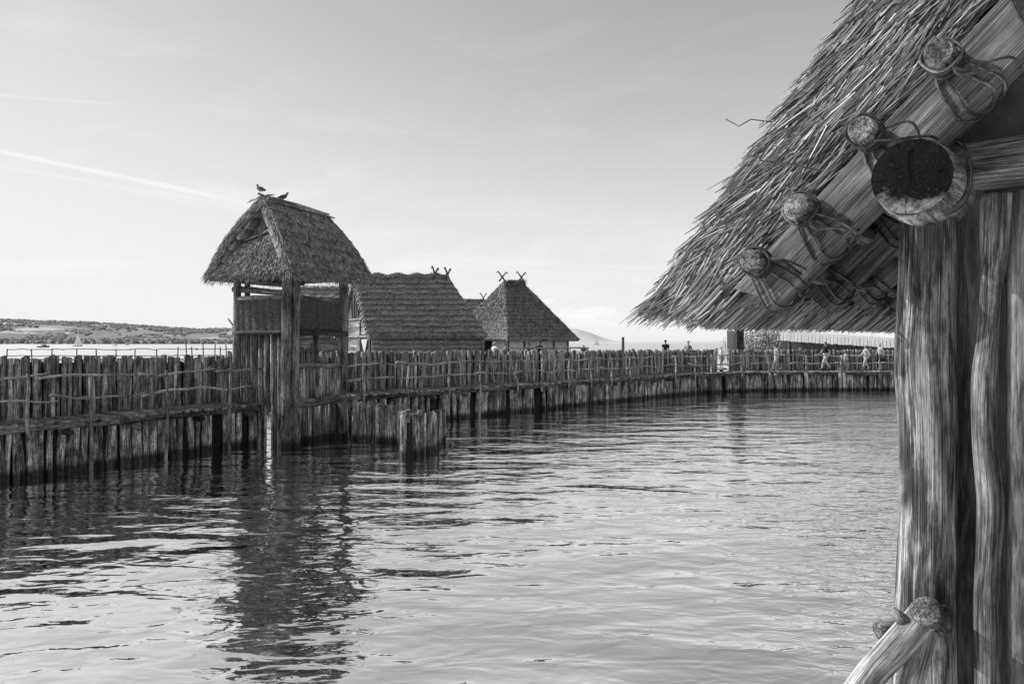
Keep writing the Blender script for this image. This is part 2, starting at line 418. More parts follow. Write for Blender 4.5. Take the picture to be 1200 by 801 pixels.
def pat(path, L, s):
    s = max(0, min(L[-1], s))
    for i in range(len(path)-1):
        if s <= L[i+1] or i == len(path)-2:
            t = (s-L[i])/max(1e-6, L[i+1]-L[i]); a, b = Vector(path[i]), Vector(path[i+1])
            return a.lerp(b, t), (b-a).normalized()
def smooth_path(pts, n=6):
    out = []; P = [Vector(p) for p in pts]
    for i in range(len(P)-1):
        p0 = P[max(i-1, 0)]; p1 = P[i]; p2 = P[i+1]; p3 = P[min(i+2, len(P)-1)]
        for k in range(n):
            t = k/n
            out.append(0.5*((2*p1)+(p2-p0)*t+(2*p0-5*p1+4*p2-p3)*t*t+(3*p1-p0-3*p2+p3)*t**3))
    out.append(P[-1]); return out
def offset(path, d):
    """offset a plan path to the left of its direction by d"""
    out = []
    for i, p in enumerate(path):
        t = (path[min(i+1, len(path)-1)]-path[max(i-1, 0)]).normalized()
        out.append(Vector((p.x-t.y*d, p.y+t.x*d, 0)))
    return out
def s_at_px(path, L, px):
    best = 0; bd = 1e9; s = 0
    while s < L[-1]:
        p, _ = pat(path, L, s); q = abs(CX+F*p.x/p.y-px)
        if q < bd: bd = q; best = s
        s += 0.05
    return best

# ------------------------------------------------------------------ palisades, decks, railings
def stake_proto(r, seg=5, n=9, rough_top=True, wav=0.25):
    m = MB(); p1, p2 = U(0, 6.28), U(0, 6.28)
    pts = [Vector((math.sin(p1+t*3)*r*wav, math.cos(p2+t*2.6)*r*wav, t)) for t in [i/seg for i in range(seg+1)]]
    rs = [r*(1+U(-.08, .08)) for _ in pts]
    # chamfered, uneven top
    pts.append(pts[-1]+Vector((U(-.12, .12)*r, U(-.12, .12)*r, r*0.10))); rs.append(r*0.80)
    m.tube(pts, rs, n, True, 0.10, up=True)
    ta, tb_ = U(-.22, .22), U(-.22, .22)
    for i in range(len(m.v)-2*n, len(m.v)): m.v[i].z += (m.v[i].x*ta+m.v[i].y*tb_)*.5
    return m
def palisade(name, label, path, z0, ztop, r, part, mat, group=None, cat='palisade', gaps=(), lean=0.02, wav=0.25, zvar=0.05, spacing=1.9, protos=9, back=1):
    L = plen(path); mid, _ = pat(path, L, L[-1]/2)
    root = thing(name, label, cat, (mid.x, mid.y, 0), group)
    H = 3.0; P = []
    for i in range(protos):
        m = stake_proto(r, wav=wav); m.v = [Vector((v.x, v.y, v.z*1.0)) for v in m.v]
        # stretch grain coordinate to metres
        m.w = [Vector((w.x, w.y, w.z*H)) for w in m.w]
        me_o = m.build(part, mat, root, smooth=True, world=False); P.append(me_o.data)
        bpy.data.objects.remove(me_o)
    S = []; s = r
    while s < L[-1]-r*0.5:
        sc = U(0.80, 1.25); s += r*spacing*0.5*min(sc, 1.0)
        if not any(a < s < b for a, b in gaps):
            p, t = pat(path, L, s)
            zt = (ztop(s) if callable(ztop) else ztop)+U(-zvar, zvar)+(U(-.05, .14) if rnd() < .12 else 0)
            S.append((p, t, zt, sc))
        s += r*spacing*0.5*min(sc, 1.0)
    S.sort(key=lambda q: q[0].length)
    near = S if len(S) <= 100 else S[:99]
    for p, t, zt, sc in near:
        o = bpy.data.objects.new(part, random.choice(P)); C.objects.link(o); o.parent = root
        n = Vector((-t.y, t.x))
        o.location = (p.x-mid.x+n.x*U(-.03, .03), p.y-mid.y+n.y*U(-.03, .03), z0)
        o.scale = (sc, sc, zt-z0); o.rotation_euler = (U(-lean, lean), U(-lean, lean), U(0, 6.28))
    if back:  # added second row, blocks light behind the stakes so gaps stay dark
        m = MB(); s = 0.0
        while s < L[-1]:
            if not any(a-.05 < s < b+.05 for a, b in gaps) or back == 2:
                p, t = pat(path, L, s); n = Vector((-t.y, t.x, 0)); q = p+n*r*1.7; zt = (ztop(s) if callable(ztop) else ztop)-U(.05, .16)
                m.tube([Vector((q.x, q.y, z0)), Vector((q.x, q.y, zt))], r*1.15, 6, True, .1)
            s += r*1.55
        m.build('inner_'+part+'s', M['gap_backing'], root, smooth=True, kind='stuff')
    if len(S) > 100:
        m = MB()
        for p, t, zt, sc in S[99:]:
            q = Vector((p.x, p.y, z0)); k = len(m.v)
            pr = stake_proto(r*sc, seg=2, n=7, wav=wav)
            la, lb = U(-lean, lean), U(-lean, lean); hh = zt-z0
            m.v += [Vector((v.x+q.x+la*v.z*hh, v.y+q.y+lb*v.z*hh, z0+min(v.z, 1)*hh)) for v in pr.v]
            m.w += [Vector((w.x, w.y, w.z*H)) for w in pr.w]
            m.f += [tuple(i+k for i in f) for f in pr.f]
        m.build(part+'s', mat, root, smooth=True, kind='stuff')
    return root
def boardwalk(name, label, path, width, z, group=None):
    L = plen(path); mid, _ = pat(path, L, L[-1]/2)
    root = thing(name, label, 'boardwalk', (mid.x, mid.y, 0), group)
    m = MB(); s = 0.08
    while s < L[-1]:
        p, t = pat(path, L, s); n = Vector((-t.y, t.x, 0)); w = U(.13, .2)
        a = p+n*U(-.16, -.02); b = p+n*(width+U(-.02, .05)); zz = z+U(-.02, .015)
        m.log((a.x, a.y, zz-.045), (b.x, b.y, zz-.045), w*.52, w*.5, n=7, seg=3, bend=.02, jit=.12, flat=.5)
        s += w
    m.build('planking', M['plank'], root)
    for off_, zz, r in ((0.02, z-.15, .085), (width-.1, z-.15, .08)):
        s = 0.0
        while s < L[-1]-.1:
            e = min(s+U(2.2, 3.6), L[-1])
            mm = MB(); k = 6; pts = []
            for i in range(k+1):
                p, t = pat(path, L, s+(e-s)*i/k); n = Vector((-t.y, t.x, 0))
                pts.append(p+n*(off_+U(-.03, .03))+Vector((0, 0, zz+U(-.02, .02))))
            rr = r*U(.85, 1.15)
            mm.tube(pts, [rr*U(.85, 1.12) for _ in pts], 9, True, .15)
            mm.build('edge_log', M['edge'], root, smooth=True)
            s = e-.06
    # cross bearers poking out below the deck edge
    s = 0.6
    while s < L[-1]:
        p, t = pat(path, L, s); n = Vector((-t.y, t.x, 0)); mm = MB()
        a = p-n*U(.08, .22); b = p+n*(width)
        mm.log((a.x, a.y, z-.30), (b.x, b.y, z-.30), U(.06, .08), None, n=8, seg=3, bend=.03)
        mm.build('bearer', M['edge'], root, smooth=True); s += U(1.4, 2.2)
    return root
def railing(name, label, path, pxs, zd, zt=0.99, zm=0.5, water=(), group=None, r=.032, ends=(0, None)):
    L = plen(path); mid, _ = pat(path, L, L[-1]/2)
    root = thing(name, label, 'railing', (mid.x, mid.y, 0), group)
    ss = [s_at_px(path, L, px) for px in pxs]
    for i, s in enumerate(ss):
        p, t = pat(path, L, s); n = Vector((-t.y, t.x, 0)); q = p-n*.09; m = MB()
        z0 = -1.0 if i in water else zd-.38
        lean = U(-.05, .05)
        m.log((q.x+t.x*lean, q.y+t.y*lean, z0), (q.x, q.y, zd+zt+U(.0, .09)), .052 if i in water else .042, .036, n=8, seg=7, bend=.035)
        m.build('post', M['rail'], root, smooth=True)
    lo = ends[0]; hi = L[-1] if ends[1] is None else ends[1]
    for zz in (zt, zm):
        s = lo
        while s < hi-.3:
            e = min(hi, s+U(2.4, 4.2)); k = max(5, int((e-s)/.28)); pts = []; ph = U(0, 6.28); am = U(.02, .06)
            for i in range(k+1):
                q = s+(e-s)*i/k; p, t = pat(path, L, q); n = Vector((-t.y, t.x, 0))
                pts.append(p-n*(.04 if rnd() < .5 else .05)+Vector((0, 0, zd+zz+am*math.sin(ph+q*1.9)+.5*am*math.sin(q*4.7+ph)+U(-.008, .008))))
            rr = r*U(.8, 1.15); m = MB()
            m.tube(pts, [rr*(1.15-.45*i/k)*U(.92, 1.08) for i in range(k+1)], 7, True, .08)
            if rnd() < .4:    # a forked side branch
                i = random.randrange(1, k); a = pts[i]; d = (pts[min(i+1, k)]-pts[i-1]).normalized()
                m.tube([a, a+d*.2+Vector((0, 0, .07)), a+d*.42+Vector((0, 0, .11))], [rr*.6, rr*.45, rr*.25], 6)
            m.build('rail', M['rail'], root, smooth=True)
            s = e-.18
    return root

ZD = 1.25
# left walkway: water-side edge path, running away from the camera
LP = smooth_path([(-13.6, 11.6, 0), (-12.2, 14.2, 0), (-10.72, 16.9, 0), (-9.68, 18.7, 0), (-8.75, 20.45, 0), (-8.05, 21.8, 0), (-7.35, 22.9, 0)])
RP = smooth_path([(-5.75, 25.9, 0), (-4.3, 27.8, 0), (-2.75, 29.5, 0), (-1.0, 31.6, 0), (1.0, 33.8, 0), (4.9, 38.4, 0), (8.0, 42.0, 0), (10.9, 45.2, 0), (14.0, 47.3, 0), (19, 48.3, 0), (24, 48.5, 0), (32, 48.9, 0)])
GP = [LP[-1], RP[0]]
boardwalk('boardwalk', 'old plank walkway with rough log edge left of the watchtower', LP+[LP[-1]], 1.15, ZD)
boardwalk('boardwalk', 'long curving plank walkway behind the basin, right of the watchtower', RP, 1.35, ZD)
boardwalk('boardwalk', 'short dark plank passage running through the foot of the watchtower', [LP[-1]+Vector((.02, .03, 0)), RP[0]-Vector((.02, .03, 0))], 1.2, ZD-.01)
LI = offset(LP, 1.22); RI = offset(RP, 1.45)
palisade('palisade', 'tall close palisade of mossy stakes along the left walkway', LI[:-1], -.6, lambda s: 2.72-.010*s, .070, 'stake', M['stake'], spacing=2.02, wav=.15)
# right palisade, with the gap where light shows through left of the dark pillar
Lr = plen(RI); ga = s_at_px(RI, Lr, 838); gb = s_at_px(RI, Lr, 853)
palisade('palisade', 'long palisade of rough stakes curving behind the right walkway', RI, -.6, lambda s: 2.66-.0025*s, .078, 'stake', M['stake'], spacing=2.02, wav=.15, gaps=[(ga, gb)])
LW = offset(LP, .16); RW = offset(RP, .2)
Ll = plen(LW)
def gp(path, L, *pp):
    return [(s_at_px(path, L, a), s_at_px(path, L, b)) for a, b in pp]
palisade('pile_wall', 'leaning weathered piles standing in the water under the left walkway', LW, -.8, ZD-.16, .08, 'pile', M['pile'], cat='pile wall', spacing=2.0, lean=.03, wav=.45, back=2, gaps=gp(LW, Ll, (61, 66), (214, 220), (253, 259), (286, 289)))
Lw = plen(RW)
palisade('pile_wall', 'weathered piles standing in the water under the long curving walkway', RW, -.8, ZD-.16, .092, 'pile', M['pile'], cat='pile wall', spacing=2.0, lean=.03, wav=.45, back=2,
         gaps=gp(RW, Lw, (451, 455), (503, 515), (552, 559), (593, 599), (625, 634), (657, 661), (673, 676), (846, 849), (899, 903), (941, 946), (985, 990), (1026, 1030)))
# stout support posts in front of the far deck
spt = thing('deck_supports', 'stout pale support posts in the water under the far right walkway', 'support posts', (18, 48, 0))
Lf = plen(RP)
for px in (834, 870, 901, 944, 983, 988, 1030, 1045):
    p, t = pat(RP, Lf, s_at_px(RP, Lf, px)); m = MB(); k = U(-.12, .12)
    m.log((p.x+k, p.y-.12, -1), (p.x, p.y-.1, ZD-.1), .13, .12, n=9, bend=.04); m.build('post', M['pile'], spt, smooth=True)
m = MB(); p, t = pat(RP, Lf, s_at_px(RP, Lf, 910)); m.log((p.x+.25, p.y-.2, -.9), (p.x-.05, p.y-.15, ZD-.1), .14, .17, n=9, bend=.03); m.build('post', M['pile'], spt, smooth=True)
railing('railing', 'crooked two-rail pole railing on the edge of the left walkway', LP, [-20, 30, 104, 193, 267, 320], ZD, water=(2, 3, 4), ends=(0, plen(LP)[-1]))
railing('railing', 'long crooked two-rail pole railing on the edge of the curving walkway', RP,
        [424, 477, 525, 560, 604, 633, 665, 691, 715, 737, 766, 790, 813, 832, 868, 899, 944, 985, 1030, 1075, 1110], ZD, water=(3,), r=.036)
# breakwater
BW1 = [Vector((-5.05, 24.0, 0)), Vector((-4.3, 23.5, 0)), Vector((-3.32, 22.95, 0)), Vector((-3.02, 21.2, 0)), Vector((-2.86, 20.2, 0))]
BW2 = [Vector((-2.86, 20.1, 0)), Vector((-2.55, 20.5, 0)), Vector((-2.2, 21.4, 0))]
palisade('breakwater', 'low angled breakwater of split piles jutting into the basin from the watchtower', BW1+[Vector((-2.5, 20.6, 0)), Vector((-2.2, 21.4, 0)), Vector((-2.15, 23.4, 0))],
         -.8, lambda s: 1.16-.02*s+(.12 if 5.4 < s < 5.6 else 0), .088, 'pile', M['pile'], cat='breakwater', spacing=2.02, lean=.015, wav=.2, zvar=.05)

# ------------------------------------------------------------------ watchtower
e1 = Vector((.463, .886, 0)).normalized(); e2 = Vector((.886, -.463, 0)).normalized(); Z = Vector((0, 0, 1))
TO = Vector((-6.46, 22.1, 0))
def T(a, b, z): return TO+e1*a+e2*b+Z*z
tw = thing('watchtower', 'thatched wooden watchtower on posts over the walkway gate, two birds on its ridge', 'watchtower', T(1.2, -1, 0))
def part(m, name, mat, parent=tw, smooth=True, **k): return m.build(name, mat, parent, smooth=smooth, **k)
for (a, b, r0, r1, z0, z1) in ((0, 0, .17, .15, -1, 5.2), (2.45, 0, .16, .14, -1, 5.2), (0, -2.0, .12, .11, -1, 5.2), (2.45, -2.0, .12, .11, -1, 5.2),
                               (.16, .2, .12, .10, -1, 5.1), (.18, -1.78, .09, .08, -1, 5.1)):
    m = MB(); m.log(T(a, b, z0), T(a, b, z1), r0, r1, n=14, seg=14, bend=.03, jit=.07); part(m, 'post', M['tower'])
m = MB(); m.log(T(.1, -2.05, 3.3), T(-.05, -2.35, 3.75), .035, .02, n=6); m.log(T(.1, -2.0, 3.0), T(0, -2.2, 3.5), .03, .03, n=6); part(m, 'stub_branch', M['tower'])
# wall plates, floor, rails
for A, B, r, mt in ((T(-.3, 0, 4.98), T(2.8, 0, 4.98), .09, 'tower'), (T(-.3, -2.0, 4.98), T(2.8, -2.0, 4.98), .09, 'tower'), (T(0, -2.3, 5.12), T(0, .3, 5.12), .08, 'tower'), (T(2.45, -2.3, 5.12), T(2.45, .3, 5.12), .08, 'tower'),
                 (T(0.05, -2.2, 4.62), T(.05, 0, 4.45), .10, 'tower'), (T(.0, -1.95, 4.33), T(.0, -.1, 4.33), .075, 'rail'), (T(0, 0, 4.38), T(2.45, .02, 4.30), .07, 'tower'),
                 (T(-.05, -2.1, 3.30), T(-.05, .0, 3.32), .075, 'darkwood'), (T(.1, .08, 3.30), T(2.5, .08, 3.30), .10, 'darkwood'), (T(2.45, 0, 4.35), T(2.45, -2, 4.35), .07, 'tower'),
                 (T(.1, -2, 4.35), T(2.4, -2, 4.35), .07, 'tower'), (T(.15, .02, 2.32), T(2.35, .02, 2.32), .075, 'tower'), (T(.1, .05, 1.25), T(2.4, .05, 1.28), .14, 'tower')):
    m = MB(); m.log(A, B, r, r*.92, n=10, seg=8, bend=.025); part(m, 'beam', M[mt])
m = MB()
for i in range(14):
    a = .05+i*.18; m.box(T(a, -1.0, 3.42), e1, Z, e2, .085, .03, 1.05, .008)
part(m, 'floor', M['darkwood'], smooth=False)
# wicker panels
def wicker(A, B, z0, z1, nrm):
    m = MB(); d = (B-A).normalized(); Lw_ = (B-A).length; rows = int((z1-z0)/.03)
    for j in range(rows):
        z = z0+(j+.5)*(z1-z0)/rows; pts = []; k = int(Lw_/.07)
        for i in range(k+1):
            pts.append(A+d*(Lw_*i/k)+nrm*(.028*math.sin(i*.75+(j % 2)*math.pi)+U(-.004, .004))+Z*(z+U(-.005, .005)))
        m.tube(pts, .021, 4, False)
    return m
part(wicker(T(-.02, -1.95, 0), T(-.02, -.12, 0), 3.38, 4.28, -e1), 'wicker_panel', M['wicker'])
part(wicker(T(.2, 0.0, 0), T(2.35, 0.0, 0), 3.38, 4.30, e2), 'wicker_panel', M['wicker'])
part(wicker(T(2.45, -.1, 0), T(2.45, -1.9, 0), 3.38, 4.30, e1), 'wicker_panel', M['wicker'])
# board walls
def boards(A, B, z0, z1, w=.13, r=.05, zv=.02):
    m = MB(); d = (B-A).normalized(); Lb = (B-A).length; s = w/2
    while s < Lb:
        p = A+d*s; m.log(p+Z*z0, p+Z*(z1+U(-zv, zv)), w*U(.46, .52), w*U(.42, .5), n=7, seg=4, bend=.006, flat=.8); s += w*U(.92, 1.0)
    return m
part(boards(T(.12, -2.0, 0), T(.12, -.9, 0), -.6, 3.3, .11), 'plank_wall', M['stake'])
m = MB(); m.log(T(.04, -.82, 1.2), T(.04, -.82, 3.3), .09, .08, n=9); part(m, 'door_post', M['tower'])
part(boards(T(.12, -.76, 0), T(.12, -.12, 0), -.7, 3.3, .12), 'plank_wall', M['stake'])
part(boards(T(.15, 0, 0), T(2.35, 0, 0), 1.36, 2.26, .15), 'plank_wall', M['pile'])
part(boards(T(.75, -.35, 0), T(2.4, -.35, 0), -.9, 1.15, .16, zv=.05), 'plank_wall', M['pile'])
m = MB(); m.log(T(.35, -.15, -1), T(.35, -.15, 3.3), .07, .06, n=8); m.log(T(.62, -.2, -1), T(.62, -.2, 3.3), .085, .08, n=8); part(m, 'inner_post', M['darkwood'])
m = MB(); m.log(T(1.75, -.5, -.9), T(1.75, -.5, 3.3), .11, .10, n=9); part(m, 'inner_post', M['tower'])
part(boards(T(1.9, -1.75, 0), T(2.6, -1.1, 0), 1.2, 2.95, .16, zv=.12), 'gate_panel', M['stake'])
# roof: two thatch slopes with a front apron and an open smoke gable
ZE = 5.0; ZR = 7.36
def stalks_on(mb, bl, br, tr, tl, n, L, r, up=.12, jit=.25, off=.02, sag=0):
    bl, br, tr, tl = [Vector(p) for p in (bl, br, tr, tl)]
    nrm = (br-bl).cross(tl-bl).normalized()
    if nrm.z < 0: nrm = -nrm
    for _ in range(n):
        u, v = rnd(), rnd()
        p = bl.lerp(br, u).lerp(tl.lerp(tr, u), v)-nrm*sag*math.sin(math.pi*v)
        d = (bl.lerp(br, u)-tl.lerp(tr, u)).normalized()
        x = nrm.cross(d)
        d = d+x*random.gauss(0, jit)+nrm*U(-.02, up)
        mb.stalk(p+nrm*(off+U(-.02, .02)), d, L*U(.5, 1.3), r*U(.6, 1.4))
right = (T(-.5, .6, ZE), T(3.2, .66, ZE-.03), T(2.85, -1.1, ZR-.12), T(.10, -1.1, ZR))
left = (T(3.05, -2.8, ZE), T(-.5, -2.8, ZE), T(.10, -1.1, ZR), T(2.85, -1.1, ZR-.12))
front = (T(-.5, -2.8, ZE), T(-.5, .6, ZE), T(.02, -.35, 6.22), T(.02, -1.75, 5.95))
back = (T(3.05, .6, ZE), T(3.05, -2.8, ZE), T(2.8, -1.2, ZR-.25), T(2.8, -1.0, ZR-.25))
m = MB()
m.slab(*right, .24, 34, 26, .022, .42, .035, sag=-.13); m.slab(*left, .24, 34, 26, .022, .42, .035, sag=-.22)
m.slab(*front, .22, 30, 16, .03, .3, .03, sag=.03); m.slab(*back, .2, 12, 12, .03, .4, .03)
thr = part(m, 'thatch_roof', M['thatch_t'], smooth=False)
m = MB()
stalks_on(m, *right, 5200, .13, .007, jit=.35, up=.2, sag=-.13); stalks_on(m, *left, 2200, .15, .007, sag=-.22, up=.25); stalks_on(m, *front, 3600, .13, .009, up=.35, jit=.35); stalks_on(m, *back, 600, .2, .006)
for A, B, nrm_, k in ((right[0], right[1], e2, 500), (front[0], front[1], -e1, 420), (left[0], left[1], -e2, 200)):   # ragged eaves
    for _ in range(k):
        t = rnd(); p = A.lerp(B, t)-Z*U(-.02, .2)-nrm_*U(0, .14)
        m.stalk(p+nrm_*.05, nrm_*.45-Z*U(.5, 1.1)+(B-A).normalized()*random.gauss(0, .2), U(.05, .15), U(.004, .008))
for sd in (right, left):       # shaggy verge
    A, B = (sd[0], sd[3]) if sd is right else (sd[1], sd[2])
    nr = e2 if sd is right else -e2
    for _ in range(1500 if sd is right else 2600):
        t = rnd(); p = A.lerp(B, t)-(nr*U(0, .2) if sd is left else nr*0)+nr*(.11 if sd is right else .18)*math.sin(math.pi*t)-nr*U(-.03, .16)-Z*U(-.02, .1)+Z*.1*math.sin(math.pi*t); m.stalk(p-e1*.02, (A-B).normalized()-e1*U(0, .35)+nr*random.gauss(0, .25), U(.08, .25), U(.005, .009))
m.build('loose_straw', M['straw_t'], thr, smooth=False)
m = MB(); m.poly([T(.55, -2.55, ZE+.1), T(.55, .35, ZE+.1), T(.55, -1.1, ZR-.35)], .03, e1); part(m, 'gable_shade_sheet', M['black'], smooth=False)  # black sheet stands for the shade inside the open gable
m = MB(); m.log(T(.03, -1.75, 6.05), T(.03, -.45, 6.38), .03, .03, n=7); m.log(T(.0, -2.35, 5.45), T(.15, -1.3, 6.7), .03, n=7); part(m, 'gable_pole', M['rail'])
m = MB(); stalks_on(m, T(.03, -2.35, 5.3), T(.03, -.1, 5.6), T(.4, -1.05, 6.9), T(.4, -1.15, 6.9), 900, .3, .01); part(m, 'gable_straw', M['straw_t'], smooth=False)
for (b, z, x0, x1) in ((-1.1, ZR+.03, -.05, 2.7), (-.93, ZR-.03, .3, 2.85), (-1.3, ZR-.06, .1, 2.8), (-.84, ZR-.14, .45, 3.0)):
    m = MB(); m.log(T(x0, b, z), T(x1, b, z-.13), .032, .026, n=7, bend=.03); part(m, 'ridge_pole', M['rail'])
m = MB()
for i in range(4): m.log(T(.15+i*.03, -.9+.05*i, ZR+.02), T(.05+i*.05, -1.65, ZR-.18+.04*i), .018, .012, n=5)
part(m, 'ridge_peg', M['rail'])
# birds
def bird(label, p, rz, s=1.0):
    root = thing('pigeon', label, 'bird', p, 'pigeons on the tower ridge', rz)
    m = MB(); s_ = s
    # body along +x : tail -> breast -> neck -> head -> beak, one skin
    prof = [(-.21, .03, .006), (-.17, .035, .018), (-.10, .06, .042), (-.03, .085, .062), (.04, .105, .064), (.085, .14, .045), (.10, .17, .030), (.112, .195, .030), (.128, .212, .026), (.148, .208, .010), (.17, .202, .003)]
    m.tube([Vector((x*s_, 0, z*s_)) for x, z, r in prof], [r*s_ for x, z, r in prof], 10)
    m.build('body', M['feather'], root, smooth=True, world=False)
    for sd in (-1, 1):
        m = MB(); m.tube([Vector((.05*s_, sd*.05*s_, .12*s_)), Vector((-.05*s_, sd*.062*s_, .10*s_)), Vector((-.2*s_, sd*.02*s_, .055*s_))], [.03*s_, .035*s_, .006], 7, flat=.4)
        m.build('wing', M['dark'], root, smooth=True, world=False)
        m = MB(); m.tube([Vector((.01, sd*.022, .06*s_)), Vector((.015, sd*.022, 0)), Vector((.045, sd*.022, -.005))], .005, 5); m.build('leg', M['dark'], root, world=False)
bird('upright pigeon at the front tip of the watchtower ridge', T(.04, -1.1, ZR+.08), 2.6, 1.15)
bird('hunched pigeon halfway along the watchtower ridge', T(.95, -1.1, ZR+.0), 0.3, 1.1)

# ------------------------------------------------------------------ huts
def finial(root, P, ax, h=.55, w=.3, z=0):
    m = MB()
    for sg in (-1, 1):
        m.tube([P-ax*sg*w*.75-Z*h*.35, P+ax*sg*w*.1+Z*h*.35, P+ax*sg*w*.85+Z*h*.95], [.07, .065, .05], 6)
        q = P+ax*sg*w*.85+Z*h*.95
        m.tube([q, q+ax*sg*.12+Z*.06, q+ax*sg*.2-Z*.07], [.06, .05, .02], 5)
    m.build('finial', M['edge'], root, smooth=True)
# hut 2: long thatched hut
b_ = math.radians(30); ha = Vector((math.cos(b_), math.sin(b_), 0)); hb = Vector((-math.sin(b_), math.cos(b_), 0))
HO = Vector((-7.24, 40, 0)); LH = 6.5; WH = 5.4
def H(a, b, z): return HO+ha*a+hb*b+Z*z
h2 = thing('thatched_hut', 'long thatched hut with vented board gable just right of the watchtower', 'hut', H(LH/2, WH/2, ZD))
R0, R1 = H(-.15, WH/2, 6.72), H(LH-1.0, WH/2, 6.98)
m = MB()
m.slab(H(-.35, -.35, 3.38), H(LH+.1, -.35, 3.42), R1, R0, .22, 60, 70, .035, .33, .05); m.slab(H(LH+.1, WH+.35, 3.4), H(-.35, WH+.35, 3.4), R0, R1, .22, 20, 16, .03)
m.slab(H(LH+.1, -.35, 3.42), H(LH+.1, WH+.35, 3.42), R1+hb*.1, R1-hb*.1, .2, 16, 16, .03)
hr = m.build('roof', M['thatch_h'], h2)
m = MB(); stalks_on(m, H(-.35, -.35, 3.38), H(LH+.1, -.35, 3.42), R1, R0, 2200, .14, .011, jit=.2, off=.03)
for _ in range(500):
    t = rnd(); m.stalk(H(-.35, -.35, 3.34).lerp(H(LH+.1, -.35, 3.38), t), Vector((0, 0, -1))-hb*.7+ha*random.gauss(0, .2), U(.05, .16), .012)
m.build('loose_straw', M['straw_h'], hr)
m = MB()
for _ in range(800):
    t = rnd(); p = R0.lerp(R1, t)+Z*U(.0, .12)*(1+.6*math.sin(t*31)); m.stalk(p, ha*U(-1, 1)+hb*U(-.6, .6)-Z*U(0, .5), U(.15, .4), .018)
m.build('ridge_capping', M['ridge'], h2)
m = MB()
for i in range(17):     # white lashings along the verge
    t = i/16; p = H(-.42, -.28, 3.55).lerp(R0-ha*.12-Z*.05, t); m.tube([p, p+hb*.11+Z*.02, p+hb*.16-Z*.1], [.055, .06, .04], 6)
m.build('verge_lashing', M['board'], h2, smooth=True)
m = MB()      # gable boards
gx = -.02
m.poly([H(gx, .1, ZD), H(gx, WH-.1, ZD), H(gx, WH-.1, 3.5), H(gx, WH/2, 6.45), H(gx, .1, 3.5)], .08, ha); m.build('gable_wall', M['clay'], h2)
m = MB()
z = ZD
while z < 4.3:
    hw = WH/2-.1 if z < 3.5 else (WH/2-.1)*(1-(z-3.5)/2.95)
    m.box(H(gx-.03, WH/2, z+.11), ha, Z, hb, .02, .105, hw, .006); z += .22
m.build('boarding', M['board'], h2)
for (b0, z0, b1, z1) in ((WH*.5, 4.3, WH*.06+.2, 4.3), (WH*.94, 4.3, WH*.5, 4.3), (.1, 3.35, WH-.1, 3.35), (.15, ZD, .15, 3.6), (1.75, ZD, 1.75, 4.3), (WH/2, 4.3, WH/2, 6.4)):
    m = MB(); m.log(H(gx-.09, b0, z0), H(gx-.09, b1, z1), .06, .05, n=7); m.build('timber', M['rail'], h2, smooth=True)
def tri(root, pts, mat, name, d=ha):
    m = MB(); m.poly(pts, .03, d); m.build(name, mat, root)
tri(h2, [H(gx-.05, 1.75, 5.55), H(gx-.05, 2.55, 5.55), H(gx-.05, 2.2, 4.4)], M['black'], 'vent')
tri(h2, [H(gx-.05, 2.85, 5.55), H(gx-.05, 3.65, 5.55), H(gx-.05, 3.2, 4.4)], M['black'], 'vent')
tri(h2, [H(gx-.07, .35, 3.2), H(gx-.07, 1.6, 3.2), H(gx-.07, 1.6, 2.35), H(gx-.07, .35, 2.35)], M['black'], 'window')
tri(h2, [H(gx-.12, .5, 3.2), H(gx-.12, 1.5, 3.2), H(gx-.12, .95, 2.45)], M['slab'], 'shutter')
m = MB(); m.slab(H(-.05, -.12, ZD), H(LH, -.12, ZD), H(LH, .05, 3.35), H(-.05, .05, 3.35), .1, 40, 24, .02, .25, .04)
m.slab(H(LH, -.1, ZD), H(LH, WH, ZD), H(LH, WH, 3.35), H(LH, -.1, 3.35), .1, 10, 10, .02); m.build('straw_wall', M['thatch_w'], h2)
for i in range(9):
    a = .6+i*.72; m = MB(); m.log(H(a+.35, -.3, 1.7), H(a-.15, -.18, 3.35), .028, .02, n=6, bend=.04); m.build('leaning_pole', M['rail'], h2, smooth=True)
finial(h2, R1+ha*.05-Z*.1, hb*.7+ha*.7, .5, .45); finial(h2, R1-ha*.75-Z*.1, hb*.7+ha*.7, .5, .45)
# hut 3: hipped
g_ = math.radians(43); ka = Vector((math.cos(g_), math.sin(g_), 0)); kb = Vector((-math.sin(g_), math.cos(g_), 0)); KO = Vector((-.32, 58, 0)); LK = 8.1; WK = 7.6
def K(a, b, z): return KO+ka*a+kb*b+Z*z
h3 = thing('thatched_hut', 'hipped thatched hut with white panel walls and two horned finials', 'hut', K(LK/2, WK/2, ZD))
Q0, Q1 = K(LK/2-.95, WK/2, 8.05), K(LK/2+1.0, WK/2, 8.2)
ZK = 3.32
m = MB()
m.slab(K(0, 0, ZK), K(LK, 0, ZK), Q1, Q0, .25, 44, 36, .03, .42, .06, sag=.12)
m.slab(K(0, WK, ZK), K(0, 0, ZK), Q0-kb*.02, Q0+kb*.02, .25, 44, 36, .03, .42, .07, sag=.12)
m.slab(K(LK, 0, ZK), K(LK, WK, ZK), Q1+kb*.02, Q1-kb*.02, .25, 20, 16, .03, .42, .05)
m.slab(K(LK, WK, ZK), K(0, WK, ZK), Q0, Q1, .25, 20, 16, .03, .42, .05)
kr = m.build('roof', M['thatch_h'], h3)
m = MB(); stalks_on(m, K(0, 0, ZK), K(LK, 0, ZK), Q1, Q0, 3000, .25, .015, off=.03); stalks_on(m, K(0, WK, ZK), K(0, 0, ZK), Q0, Q0, 3000, .25, .015, off=.03)
m.build('loose_straw', M['straw_h'], kr)
m = MB()
